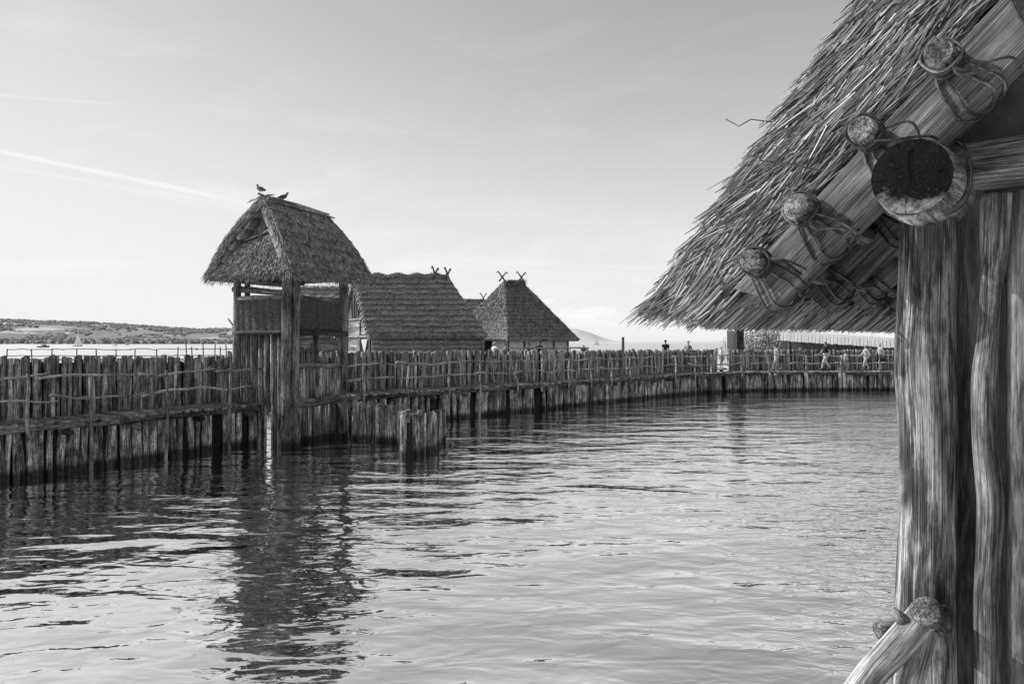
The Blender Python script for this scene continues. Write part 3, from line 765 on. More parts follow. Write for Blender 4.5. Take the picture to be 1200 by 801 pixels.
for _ in range(500):
    t = rnd(); m.stalk(Q0.lerp(Q1, t)+Z*U(-.25, .12)-kb*U(0, .4), ka*U(-1, 1)-kb*.4-Z*U(0, .5), U(.2, .5), .02)
m.build('ridge_capping', M['straw_h'], h3)
for q, dd in ((Q0, -1), (Q1, 1)):
    m = MB(); m.log(q+Z*.1, q+ka*dd*.9-kb*.25-Z*1.3, .05, .04, n=6); m.log(q+Z*.1, q-kb*1.0-Z*1.25+ka*dd*.3, .05, .04, n=6); m.build('hip_pole', M['rail'], h3)
finial(h3, Q0+Z*.2-ka*.2, ka, .55, .45); finial(h3, Q1+Z*.15, ka, .55, .45)
m = MB(); m.poly([K(.7, .7, ZD), K(LK-.7, .7, ZD), K(LK-.7, .7, ZK+.3), K(.7, .7, ZK+.3)], .1, kb); m.build('wall', M['plaster'], h3)
m = MB(); m.poly([K(.7, .7, ZD), K(.7, WK-.7, ZD), K(.7, WK-.7, ZK+.3), K(.7, .7, ZK+.3)], .1, ka); m.build('wall', M['plaster'], h3)
m = MB(); m.poly([K(LK-.7, .7, ZD), K(LK-.7, WK-.7, ZD), K(LK-.7, WK-.7, ZK+.3), K(LK-.7, .7, ZK+.3)], .1, -ka); m.build('wall', M['plaster'], h3)
for a in (.7, 2.4, 4.1, 5.7, LK-.7):
    m = MB(); m.bar(K(a, .66, ZD), K(a, .66, ZK+.3), .12, .12); m.build('timber', M['darkwood'], h3)
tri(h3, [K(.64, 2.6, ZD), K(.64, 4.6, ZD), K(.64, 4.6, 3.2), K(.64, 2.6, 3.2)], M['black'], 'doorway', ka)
# small hut between
def gable_hut(label, O, ax, ln, wd, ze, zr, fin=True, mat='thatch_h'):
    ay = Vector((-ax.y, ax.x, 0)); G = lambda a, b, z: O+ax*a+ay*b+Z*z
    root = thing('thatched_hut', label, 'hut', G(ln/2, wd/2, ZD))
    m = MB(); m.slab(G(0, -.3, ze), G(ln, -.3, ze), G(ln, wd/2, zr), G(0, wd/2, zr), .25, 30, 20, .03, .42, .06); m.slab(G(ln, wd+.3, ze), G(0, wd+.3, ze), G(0, wd/2, zr), G(ln, wd/2, zr), .25, 20, 12, .03)
    m.build('roof', M[mat], root)
    m = MB()
    for _ in range(500): m.stalk(G(rnd()*ln, wd/2+U(-.2, .2), zr+U(-.05, .15)), ax*U(-1, 1)+ay*U(-.5, .5)-Z*U(0, .5), U(.2, .5), .025)
    m.build('ridge_capping', M['ridge'], root)
    for q in (.3, ln-.3):
        m = MB(); m.poly([G(q, .1, ZD), G(q, wd-.1, ZD), G(q, wd-.1, ze), G(q, wd/2, zr-.25), G(q, .1, ze)], .08, ax if q < 1 else -ax); m.build('gable_wall', M['board'], root)
    m = MB(); m.poly([G(.3, .1, ZD), G(ln-.3, .1, ZD), G(ln-.3, .1, ze+.2), G(.3, .1, ze+.2)], .08, ay); m.build('wall', M['board'], root)
    if fin: finial(root, G(ln-.1, wd/2, zr+.05), (ax+ay).normalized(), .7, .6)
    return root, G
gable_hut('small thatched roof with one horned finial showing between the two larger huts', at(541, 82, z=0), Vector((.97, .25, 0)).normalized(), 3.0, 5, 3.6, 7.75)
r_, G_ = gable_hut('farther thatched hut seen through the open storey of the watchtower', at(334, 56, z=0), Vector((.985, .17, 0)).normalized(), 8.5, 6, 3.5, 7.3, False)
finial(r_, G_(-.1, 3, 7.3), Vector((.8, .6, 0)), .6, .4)
m = MB()      # light panels leaning beneath hut (pale rim in the tower opening)
# ------------------------------------------------------------------ far railing of the outer walkway
fp = [at(8, 88, z=0), at(120, 89, z=0), at(278, 91, z=0)]
fr = thing('far_railing', 'thin pole railing of the outer walkway across the lake, left of the watchtower', 'railing', at(150, 89, z=0)); Lq = plen(fp); s = 0
while s < Lq[-1]:
    p, t = pat(fp, Lq, s); m = MB(); k = s/Lq[-1]
    m.log((p.x, p.y, -.8), (p.x+U(-.1, .1), p.y, 2.32+(U(.1, .8) if k > .68 else U(0, .06))), .085, .06, n=6, seg=3, bend=.04); m.build('post', M['edge'], fr)
    s += U(1.8, 2.9) if k < .68 else U(.6, 1.3)
for z in (2.3, 1.55):
    s = 0
    while s < Lq[-1]-.5:
        e = min(Lq[-1], s+U(5, 8)); k = 8; m = MB()
        m.tube([pat(fp, Lq, s+(e-s)*i/k)[0]+Z*(z+U(-.06, .06)) for i in range(k+1)], .05, 6); m.build('rail', M['edge'], fr); s = e-.3
m = MB(); m.bar(fp[0]+Z*1.1, fp[-1]+Z*1.1, 1.4, .15); m.build('deck', M['plank'], fr, smooth=False)
# ------------------------------------------------------------------ right background
pl = thing('pillar', 'dark square timber pillar rising behind the far palisade, under the thatch eave', 'pillar', at(866, 52, z=0))
m = MB(); p = at(866, 52.3, z=0); m.bar(p+Z*(-.5), p+Z*4.4, .56, .5); m.build('shaft', M['darkwood'], pl)
m = MB(); m.bar(p+Z*4.4, p+Z*4.5, .66, .6); m.build('cap', M['darkwood'], pl)
sg = thing('board_sign', 'pale blank panel on posts beside the dark timber pillar', 'sign', at(856, 53, z=0))
m = MB(); p = at(856.5, 53, z=0); m.box(p+Z*3.1, Vector((1, 0, 0)), Vector((0, 1, 0)), Z, .28, .04, .75); m.build('panel', M['slab'], sg)
m = MB(); m.bar(p+Vector((-.2, 0.06, 0)), p+Vector((-.2, .06, 3.6)), .06, .06); m.bar(p+Vector((.2, .06, 0)), p+Vector((.2, .06, 3.6)), .06, .06); m.build('posts', M['slab'], sg)
mp = thing('mooring_post', 'lone thin mooring post in the open lake right of the horned hut', 'post', at(730, 95, z=0))
m = MB(); p = at(730, 95, z=0); m.log(p-Z, p+Z*3.75, .2, .17, n=9); m.build('shaft', M['darkwood'], mp, smooth=True)
m = MB(); m.log(p+Z*3.75, p+Z*3.85, .2, .05, n=9, seg=2); m.build('tip', M['white'], mp, smooth=True)
# board-roofed shelter
sh = thing('shelter', 'open shelter with a pale shingled roof edge behind the far palisade', 'shelter', at(985, 54, z=0))
A, B = at(914, 54, 390), at(1062, 51, 399)
dirn = (B-A).normalized(); bk = Vector((-dirn.y, dirn.x, 0)).normalized()
m = MB(); n = 34; Ls = (B-A).length
for r in range(1):
    for i in range(n):
        c = A+dirn*(Ls*(i+.5)/n)-Z*.28-bk*(.12*r)
        m.box(c+bk*.1, dirn, (-bk*.6+Z*.8).normalized(), (bk*.8+Z*.6).normalized(), Ls/n*.44, .02, .42+U(-.04, .05), .012)
m.build('shingle_edge', M['slab'], sh)
m = MB(); m.poly([A-Z*.12+bk*.45, B-Z*.12+bk*.45, B+bk*4+Z*.1, A+bk*4+Z*.1], .08, Z); m.build('roof_deck', M['slab'], sh)
for t in (.08, .36, .47, .62, .8, .95):
    m = MB(); q = A.lerp(B, t)+bk*.4; m.log((q.x, q.y, 0), (q.x, q.y, q.z-.2), .13, .12, n=8); m.build('post', M['darkwood'], sh, smooth=True)
m = MB(); m.poly([A+bk*3.5-Z*(A.z-.4), B+bk*3.5-Z*(B.z-.4), B+bk*3.5, A+bk*3.5], .1, bk); m.build('back_wall', M['clay'], sh)
# bushes
def bush(label, P, rx, ry, rz, n=2600, leaf=.10, grp=None, mat='leaf'):
    root = thing('bush', label, 'bush', P, grp)
    m = MB(); clumps = []
    for _ in range(26):
        a = U(0, 6.28); q = math.sqrt(rnd()); clumps.append((Vector((math.cos(a)*q*rx, math.sin(a)*q*ry, U(.25, 1)*rz*(1-.45*q*q))), U(.22, .42)*rz))
    for _ in range(n):
        c, r = random.choice(clumps); d = Vector((random.gauss(0, 1), random.gauss(0, 1), random.gauss(0, 1))).normalized()
        p = Vector(P)+c+d*r*U(.5, 1.05); x = Vector((random.gauss(0, 1), random.gauss(0, 1), random.gauss(0, 1))).normalized(); y = x.cross(d).normalized()*leaf*.4
        b = len(m.v); x = x*leaf
        for q in (p-x*.5, p+y, p+x*.5, p-y): m.v.append(q); m.w.append(c)
        m.f.append((b, b+1, b+2, b+3))
    m.build('foliage', M[mat], root)
    m = MB()
    for c, r in clumps[:12]: m.log(Vector(P)+Vector((U(-.2, .2), U(-.2, .2), 0)), Vector(P)+c, .05, .015, n=5, seg=4, bend=.1)
    m.build('stem', M['edge'], root)
bush('loose pale willow bush just right of the dark timber pillar', at(888, 60, z=.8), 2.0, 1.6, 3.6, 7000)
bush('broad pale bush behind the shelter end, right of the willow bush', at(925, 64, z=.8), 2.6, 1.8, 3.9, 8000)
bush('low leafy bush seen beneath the shelter roof', at(1000, 59, z=.8), 3.6, 1.6, 2.6, 7000)

# ------------------------------------------------------------------ people
def skin_obj(name, verts, edges, radii, mat, parent, sub=2, loc=None):
    me = bpy.data.meshes.new(name); me.from_pydata(verts, edges, []); me.materials.append(mat)
    o = bpy.data.objects.new(name, me); C.objects.link(o); o.parent = parent
    o.modifiers.new('Skin', 'SKIN')
    for i, r in enumerate(radii):
        sv = me.skin_vertices[0].data[i]; sv.radius = (r if isinstance(r, tuple) else (r, r)); sv.use_root = (i == 0)
    sb = o.modifiers.new('Sub', 'SUBSURF'); sb.levels = sub; sb.render_levels = sub
    o.modifiers['Skin'].use_smooth_shade = True
    return o
def person(label, P, h, face, top, bottom, hairm, stride=.22, arm=.25, shorts=True, sleeves=False, pack=False, group=None, phone=False, lean=.03, cap=False, skirt=False):
    """face: heading angle (0 = +x). figure is built facing +x and scaled to height h"""
    root = thing('person', label, 'person', P, group, face); k = h/1.75
    def v(x, y, z): return (x*k, y*k, z*k)
    # joints
    hipL, hipR = (0, .09, .92), (0, -.09, .92)
    kL = (stride*.55+.05, .09, .50); aL = (stride, .09, .09); kR = (-stride*.25+.04, -.09, .50); aR = (-stride*1.0, -.09, .13)
    tL = (aL[0]+.17, .10, .035); tR = (aR[0]+.15, -.10, .03)
    shL, shR = (lean, .19, 1.42), (lean, -.19, 1.42)
    elL = (lean-arm*.6-.03, .24, 1.14); haL = (lean-arm*.9+.12, .22, .90)
    elR = (lean+arm*.5, -.24, 1.14); haR = (lean+arm*1.0+.12, -.21, .93)
    if phone: elR = (lean+.05, -.24, 1.16); haR = (lean+.32, -.14, 1.25)
    V = [(0, 0, .95), (0.005, 0, 1.12), (lean, 0, 1.32), (lean, 0, 1.43), (lean+.01, 0, 1.50), (lean+.03, 0, 1.60), (lean+.03, 0, 1.71), shL, elL, haL, shR, elR, haR, hipL, kL, aL, tL, hipR, kR, aR, tR]
    E = [(0, 1), (1, 2), (2, 3), (3, 4), (4, 5), (5, 6), (3, 7), (7, 8), (8, 9), (3, 10), (10, 11), (11, 12), (0, 13), (13, 14), (14, 15), (15, 16), (0, 17), (17, 18), (18, 19), (19, 20)]
    R = [(.12, .15), (.10, .13), (.11, .15), (.09, .11), .055, (.092, .078), (.062, .055), .055, .042, .028, .055, .042, .028, .085, .055, .038, .03, .085, .055, .038, .03]
    # hands: palm plus five fingers each
    for wi, sg_ in ((9, 1), (12, -1)):
        w = Vector(V[wi]); el = Vector(V[wi-1]); d = (w-el).normalized(); sx = d.cross(Vector((0, 1, 0))).normalized()
        b = len(V); V.append(tuple(w+d*.075)); E.append((wi, b)); R.append((.03, .016))
        for q in range(4):
            f = w+d*.10+sx*(q-1.5)*.021; g = f+d*(.035+.006*(q in (1, 2)))+Vector((0, -sg_*.012, 0)); bb = len(V)
            V += [tuple(f), tuple(g)]; E += [(b, bb), (bb, bb+1)]; R += [.0095, .007]
        bb = len(V); V += [tuple(w+d*.03+sx*.045), tuple(w+d*.07+sx*.06)]; E += [(wi, bb), (bb, bb+1)]; R += [.011, .008]
    # nose, ears
    bb = len(V); V += [(lean+.115, 0, 1.605)]; E += [(5, bb)]; R += [.016]
    body = skin_obj('body', [v(*p) for p in V], E, [((r[0]*k, r[1]*k) if isinstance(r, tuple) else r*k) for r in R], M['skin'], root)
    def sub_(name, idx, rs, mat, edges, ov=None):
        vv = []
        for j, i in enumerate(idx): vv.append(v(*(V[i] if not isinstance(i, tuple) else i)))
        return skin_obj(name, vv, edges, [((r[0]*k, r[1]*k) if isinstance(r, tuple) else r*k) for r in rs], mat, root)
    endL = haL if sleeves else tuple((Vector(shL)+Vector(elL)*1.4)/2.4); endR = haR if sleeves else tuple((Vector(shR)+Vector(elR)*1.4)/2.4)
    if sleeves:
        sub_('shirt', [0, 1, 2, 3, 7, 8, tuple(Vector(elL).lerp(Vector(haL), .9)), 10, 11, tuple(Vector(elR).lerp(Vector(haR), .9))], [(.145, .175), (.13, .16), (.135, .175), (.085, .12), .075, .06, .048, .075, .06, .048], top, [(0, 1), (1, 2), (2, 3), (3, 4), (4, 5), (5, 6), (3, 7), (7, 8), (8, 9)])
    else:
        sub_('shirt', [0, 1, 2, 3, 7, endL, 10, endR], [(.145, .175), (.13, .16), (.135, .175), (.085, .12), .075, .065, .075, .065], top, [(0, 1), (1, 2), (2, 3), (3, 4), (4, 5), (3, 6), (6, 7)])
    cut = .95 if not shorts else .9
    def mid_(a, b, t): return tuple(Vector(a).lerp(Vector(b), t))
    if skirt:
        m = MB(); m.tube([Vector(v(0, 0, 1.0)), Vector(v(0, 0, .8)), Vector(v(.0, 0, .52))], [.15*k, .2*k, .27*k], 14, True, .1); m.build('skirt', bottom, root, smooth=True, world=False)
    elif shorts:
        sub_('shorts', [0, 13, mid_(hipL, kL, .85), 17, mid_(hipR, kR, .85)], [(.135, .16), .11, .088, .11, .088], bottom, [(0, 1), (1, 2), (0, 3), (3, 4)])
    else:
        sub_('trousers', [0, 13, 14, mid_(kL, aL, .95), 17, 18, mid_(kR, aR, .95)], [(.135, .16), .11, .075, .06, .11, .075, .06], bottom, [(0, 1), (1, 2), (2, 3), (0, 4), (4, 5), (5, 6)])
    for a, t in ((aL, tL), (aR, tR)):
        sub_('shoe', [(a[0]-.05, a[1], a[2]-.04), (a[0]+.04, a[1], a[2]-.045), t], [.045, .05, .038], M['mid'] if top is not M['dark'] else M['dark'], [(0, 1), (1, 2)])
    sub_('hair', [(lean+.0, 0, 1.62), (lean-.005, 0, 1.70), (lean+.035, 0, 1.745)], [(.088, .082), (.098, .09), (.075, .07)], hairm, [(0, 1), (1, 2)])
    if cap:
        m = MB(); m.tube([Vector(v(lean+.03, 0, 1.70)), Vector(v(lean+.03, 0, 1.76)), Vector(v(lean+.02, 0, 1.80))], [.11*k, .10*k, .05*k], 12); m.box(Vector(v(lean+.15, 0, 1.71)), Vector((1, 0, 0)), Vector((0, 1, 0)), Z, .06*k, .07*k, .008*k); m.build('cap', M['pale'], root, smooth=True, world=False)
    if pack:
        sub_('backpack', [(lean-.2, 0, 1.08), (lean-.21, 0, 1.25), (lean-.18, 0, 1.42)], [(.10, .14), (.11, .15), (.08, .12)], M['dark'], [(0, 1), (1, 2)])
    return root
PI = math.pi
zf = ZD+.05
def deck_at(px, off_=.7):
    s = s_at_px(RP, Lf, px); p, t = pat(RP, Lf, s); n = Vector((-t.y, t.x, 0)); q = p+n*off_
    D = q.y; return Vector(((px-CX)/F*D, D, zf))
person('woman in pale top and shorts striding left with a raised hand on the far walkway', deck_at(910), 1.58, PI, M['pale'], M['pale'], M['hair'], .30, .2, phone=True)
person('man with dark backpack walking left in pale trousers on the far walkway', deck_at(968), 1.80, PI, M['dark'], M['pale'], M['hair'], .30, .25, shorts=False, pack=True)
person('small child in a pale shirt walking behind the backpack man', deck_at(991), 1.18, PI, M['pale'], M['mid'], M['hair'], .22, .2)
person('walker in a loose pale shirt and light trousers following the child', deck_at(1015), 1.58, PI, M['pale'], M['pale'], M['mid'], .25, .25, shorts=False, sleeves=True)
person('person in pale shirt and long dark skirt, last in the line beside the big trunk', deck_at(1032), 1.70, PI, M['pale'], M['dark'], M['mid'], .12, .2, skirt=True)
person('person in white standing behind the gap in the far palisade', Vector((at(846, 49, z=0).x, 49.0, zf)), 1.5, PI*.8, M['white'], M['pale'], M['pale'], .05, .1)
BZ = 1.25
person('person in black top leaning beyond the palisade between the mooring post and the thatch tip', at(780, 52, z=1.36), 1.86, PI*.5, M['dark'], M['mid'], M['hair'], .1, .5)
person('person in a pale shirt and cap beyond the palisade below the thatch tip', at(806, 51.5, z=1.36), 1.78, PI*.2, M['mid'], M['pale'], M['pale'], .1, .3, cap=True)
person('light haired person in white in front of the horned hut doorway', at(580, 50, z=BZ), 1.82, PI*1.2, M['white'], M['pale'], M['pale'], .1, .2)
person('person in grey shirt at the near corner of the horned hut', at(593, 51, z=BZ), 1.76, PI, M['mid'], M['mid'], M['hair'], .1, .2)
person('person in black turned sideways before the white hut panels', at(619, 51, z=BZ), 1.78, 0, M['dark'], M['dark'], M['hair'], .1, .2)
person('taller person in black standing right before the white hut panels', at(632, 50, z=BZ), 1.88, PI*1.4, M['dark'], M['dark'], M['hair'], .1, .2)
person('lone dark haired person just right of the horned hut', at(684, 54, z=BZ), 1.6, PI*1.5, M['dark'], M['mid'], M['hair'], .1, .2)
# inner boardwalk those people stand on
ib = thing('village_platform', 'broad village platform behind the long palisade carrying the huts', 'platform', (0, 52, 0))
m = MB(); n = 60
for i in range(120):
    x = -24+i*.33; y0 = max(32.5, 34+ (x+1)*1.0 if x > -1 else 31)+4; m.box(Vector((x, (y0+72)/2, ZD-.08)), Vector((1, 0, 0)), Z, Vector((0, 1, 0)), .155, .05, (72-y0)/2, .01)
m.build('planking', M['plank'], ib)
for (x, y) in ((-10, 38), (-5, 38), (0, 40), (5, 44), (10, 50), (15, 55), (15, 70), (0, 70), (-15, 70), (-20, 40), (-20, 55), (0, 55)):
    m = MB(); m.log((x, y, -1), (x, y, ZD-.1), .15, .14); m.build('post', M['pile'], ib)
# pale handrail in front of the hipped hut
hrp = thing('handrail', 'straight pale handrail before the horned hut, level with the palisade tops', 'railing', at(640, 50, z=0))
m = MB(); m.log(at(596, 49.5, 407.5), at(690, 50, 407.5), .05, .05, n=7, seg=10, bend=.03); m.build('rail', M['board'], hrp)
for px in (600, 622, 645, 668, 688):
    m = MB(); q = at(px, 49.8, 408); m.log((q.x, q.y, ZD), q, .04, .04, n=6); m.build('post', M['board'], hrp)

# ------------------------------------------------------------------ hero hut at the right
th = math.radians(38); hu = Vector((math.cos(th), -math.sin(th), 0)); hv = Vector((math.sin(th), math.cos(th), 0)); P0 = Vector((1.825, 3.4, 0))
def G(u, v, z): return P0+hu*u+hv*v+Z*z
hut = thing('reed_hut', 'reed thatched pile hut with lashed rafters and trunk posts filling the right side', 'hut', G(.5, 1, 0))
def hp(m, name, mat, smooth=True, parent=hut, **k): return m.build(name, M[mat] if isinstance(mat, str) else mat, parent, smooth=smooth, **k)
def px2g(px, py, v):
    """point in the gable plane at depth v seen at the given place of the photo"""
    t = (px-CX)/F; k = P0+hv*v
    s = (t*k.y-k.x)/(hu.x-t*hu.y); q = k+hu*s
    return Vector((q.x, q.y, CAM_Z-(py-HY)/F*q.y))
# main trunk post (px 1050..1115)
def trunk(pts_px, v, rpx, n=28, jit=.035, mat='hero', name='post', flat=1.0):
    P = [px2g(x, y, v) for x, y in pts_px]; R = [r/F*p.y for r, p in zip(rpx, P)]
    Ps = smooth_path(P, 6); Rs = []
    for i in range(len(R)-1):
        for k in range(6): Rs.append(R[i]+(R[i+1]-R[i])*k/6)
    Rs.append(R[-1]); m = MB(); m.tube(Ps, Rs, n, True, jit, flat=flat)
    o = hp(m, name, mat); return o
trunk([(1087, 238), (1086, 330), (1084, 420), (1087, 500), (1087, 600), (1085, 700), (1084, 850), (1083, 1150)], .05, [29, 31, 33, 32, 31, 33, 36, 38])
trunk([(1131, 212), (1133, 300), (1132, 420), (1131, 520), (1128, 620), (1126, 720), (1125, 850), (1124, 1150)], .24, [19, 18, 18, 19, 19, 19, 20, 21], mat='clay_post')
trunk([(1168, 228), (1166, 290), (1163, 340), (1159, 400), (1155, 450), (1155, 520), (1161, 590), (1158, 650), (1156, 720), (1158, 850), (1158, 1150)], .02, [17, 16, 12, 13, 15, 14, 15, 14, 15, 15, 16], mat='gnarl', jit=.07)
trunk([(1196, 225), (1197, 500), (1198, 1150)], .05, [15, 15, 16], mat='clay_post')
# wall plate log carried by the trunk
c0 = px2g(1068, 207, -.34); c1 = c0+hv*.95-Z*.0
ax_ = (hv+Z*.015).normalized(); rr = .153
m = MB(); m.tube([c0+ax_*(6.2*t)+Z*(0) for t in (0, .008, .03, .08, .4, .7, 1)], [rr*.99, rr*1.03, rr*1.10, rr*1.08, rr*1.0, rr*.95, rr*.9], 36, False, .03)
m.build('wall_plate', M['bleached'], hut, smooth=True)
x_, y_, d_ = frame(ax_); m = MB(); n = 40; rings_ = 8; base = 0
for j in range(rings_+1):
    for i in range(n):
        a = 2*PI*i/n; r = rr*.99*j/rings_; q = x_*math.cos(a)*r+y_*math.sin(a)*r
        m.v.append(c0-ax_*(.004+.01*(1-(j/rings_)**3))+q+ax_*U(-.002, .002)*(j < rings_)); m.w.append(Vector((q.dot(hu), q.z, 0)))
for j in range(rings_):
    for i in range(n):
        a = j*n+i; b = j*n+(i+1) % n; m.f.append((a, a+n, b+n, b))
wp = m.build('end_grain', M['endg'], hut, smooth=True)
# gable tie beam going right, clay infill above, dark wall behind the posts
m = MB(); A = px2g(1108, 197, .13); B = px2g(1200, 192, .13); A.z = (A.z+B.z)/2; B.z = A.z+.01
m.log(A-hu*.06, B+hu*1.5, .105, .11, n=20, seg=10, bend=.01); hp(m, 'tie_beam', 'bleached')
ztb = A.z
m = MB(); a0 = px2g(1104, 180, .26); m.poly([Vector((a0.x, a0.y, ztb)), Vector((a0.x, a0.y, ztb))+hu*2.4, Vector((a0.x, a0.y, ztb+2.3))+hu*2.4, Vector((a0.x, a0.y, ztb+.22))], .06, hv); hp(m, 'clay_infill', 'clay', False)
m = MB(); q0 = px2g(1160, 300, .30); u0 = (q0-P0).dot(hu); m.poly([G(u0, .3, -.5), G(u0+3.2, .3, -.5), G(u0+3.2, .3, ztb), G(u0, .3, ztb)], .08, hv); hp(m, 'clay_wall', 'clay', False)
m = MB(); m.poly([G(u0, .38, -.5), G(u0, 5.6, -.5), G(u0, 5.6, ztb), G(u0, .38, ztb)], .08, hu); hp(m, 'side_wall', 'clay', False)
# rafters
slope = Vector((0, 0, 0)); rd = (hu+Z*.98).normalized(); nn = (Z-hu*.98).normalized()      # along, and outward normal (up-left)
ends = [(-.12, 860, 356, .122, .085), (.90, 928, 359, .115, .08), (1.80, 977, 360, .105, .08), (2.72, 1018, 361, .10, .075), (3.5, 1046, 362, .09, .075), (4.4, 1072, 366, .09, .075), (5.3, 1092, 370, .09, .075)]
raf = []
for i, (v, px, py, hh, hw) in enumerate(ends):
    E0 = px2g(px+29*(1-.12*i), py-6, v); m = MB(); L_ = 4.0
    prof = []; k = 16; seg = 14; base = 0
    off_ = Vector((rnd()*9, rnd()*9, rnd()*9))
    for j in range(seg+1):
        t = j/seg*L_; c = E0+rd*t
        for a in range(k):
            an = 2*PI*a/k; ca, sa = math.cos(an), math.sin(an)
            # squarish section with rounded arrises
            sx = math.copysign(abs(ca)**.3, ca)*hw; sy = math.copysign(abs(sa)**.3, sa)*hh
            jt = 1+.03*math.sin(t*3+an*2+i)
            q = hv*sx*jt+nn*sy*jt
            if j == 0: q = q*.93-rd*(-.02+.07*max(0, sa))*1.0
            m.v.append(c+q); m.w.append(Vector((sx, sy, t))+off_)
    for j in range(seg):
        for a in range(k):
            p_ = j*k+a; q_ = j*k+(a+1) % k; m.f.append((p_, q_, q_+k, p_+k))
    m.f.append(tuple(reversed(range(k)))); m.f.append(tuple(seg*k+a for a in range(k)))
    ro = hp(m, 'rafter', 'rafter', smooth=False); raf.append((E0, v, hh, hw))
# purlins on the outer side of the rafters, ends sticking out of the thatch
E0, _, hh0, hw0 = raf[0]
purl = []
for (px, py, r) in ((881, 306, .053), (935, 243, .060), (1010, 152, .056), (1101, 62, .058), (1190, -40, .07)):
    c = px2g(px, py, -.34); d = (hv+Z*.01).normalized(); m = MB(); p0 = c-d*.02
    m.tube([p0, p0+d*.012, p0+d*.1, p0+d*.3, p0+d*1.5, p0+d*3.5, p0+d*6.1], [r*.86, r, r*1.02, r, r, r, r*.9], 18, True, .05)
    hp(m, 'purlin', 'peg'); purl.append((p0, d, r))
# withy bindings
def loop(center, ax1, ax2, r1, r2, skew, rad, turns=1.0, ph=0):
    pts = []; n = 28
    for i in range(n+1):
        a = ph+2*PI*turns*i/n; ca, sa = math.cos(a), math.sin(a)
        pts.append(center+ax1*math.copysign(abs(ca)**.7, ca)*r1+ax2*math.copysign(abs(sa)**.7, sa)*r2+skew*(ca*.5+sa*.5))
    m = MB(); m.tube(pts, [rad*U(.85, 1.15) for _ in pts], 7, True); return m
def bind(at_pt, hh, hw, up, n=3, skewd=.10, rad=.0075):
    """lashing around a rafter and the purlin above it"""
    for i in range(n):
        c = at_pt+rd*(i-n/2)*.022
        m = loop(c+nn*up*.5, hv, nn, hw+.010+.003*i, hh+.008+up*.5+.003*i, rd*skewd*(1 if i % 2 else -.6), rad*U(.85, 1.2), ph=U(0, 6))
        hp(m, 'binding', 'withy')
for (p0, d, r) in purl:
    # where on rafter 0 this purlin crosses
    t = (p0-E0).dot(rd); up = (p0-E0).dot(nn)
    base_pt = Vector(E0)+rd*t
    bind(base_pt, hh0, hw0, max(.02, up-hh0+r*.4), 4, .16, .0062)
    # loops round the purlin stub
    for i in range(4):
        m = loop(p0+d*(.05+.02*i), nn, rd, r+.010, r+.010, d*U(-.04, .04), .0055, ph=U(0, 6)); hp(m, 'binding', 'withy')
    # long slack strands hanging on the rafter's face
    for i in range(2):
        a = p0+d*.06-nn*r*.6+rd*U(-.03, .05); b = base_pt-hv*(hw0+.015)-nn*(hh0*.6)+rd*U(.02, .16)
        m = MB(); midp = a.lerp(b, .5)-hv*.05+rd*U(-.08, .08); m.tube(smooth_path([a, midp, b, b+hv*.06-nn*.05], 6), .006, 6); hp(m, 'binding', 'withy')
for (E_, v, hh, hw) in raf[1:6]:
    for tt in (.18, .62): bind(E_+rd*tt, hh, hw, .06, 4, .12, .006)
# binding at the wall plate
for i in range(3):
    m = loop(c0+ax_*(.20+.03*i)+Z*.03, hu, Z, rr+.02, rr+.02, ax_*.06, .0075, ph=U(0, 6)); hp(m, 'binding', 'withy')
# thatch body
# underside follows rafter outer faces; outer surface from eave tip up
sl = Vector((hu.x*.62, hu.y*.62, .785)).normalized()      # outer slope direction (up-right)
tipO = px2g(762, 352, -.14); tipI = px2g(812, 393, -.14)
inner_dir = rd
VB = 6.3
def front_pt(a, b, v):   # v measured from the gable face   # a 0..1 across thickness (0 inner), b metres up slope
    I = tipI+inner_dir*b; O = tipO+sl*b
    return I.lerp(O, a)+hv*(v+.03)+Z*(.006*max(0, v))
m = MB(); nb = 26; na = 7; nvv = 24; Lb = 4.6
idx = {}
def addv(key, p, w):
    idx[key] = len(m.v); m.v.append(p); m.w.append(w)
for side, vv in (('f', .03), ('b', VB)):
    for j in range(nb+1):
        for i in range(na+1):
            p = front_pt(.06+.86*i/na, .05+Lb*j/nb, vv)
            if side == 'f': p += hv*U(-.015, .02)
            addv((side, i, j), p, Vector((i*.1, vv, j*.18)))
for side in 'fb':
    for j in range(nb):
        for i in range(na):
            q = [idx[(side, i, j)], idx[(side, i+1, j)], idx[(side, i+1, j+1)], idx[(side, i, j+1)]]
            m.f.append(tuple(q) if side == 'b' else tuple(reversed(q)))
for j in range(nb):
    for i in (0, na):
        q = [idx[('f', i, j)], idx[('f', i, j+1)], idx[('b', i, j+1)], idx[('b', i, j)]]; m.f.append(tuple(q) if i else tuple(reversed(q)))
for i in range(na):
    q = [idx[('f', i, 0)], idx[('f', i+1, 0)], idx[('b', i+1, 0)], idx[('b', i, 0)]]; m.f.append(tuple(q))
tb = m.build('thatch', M['reed_dark'], hut)
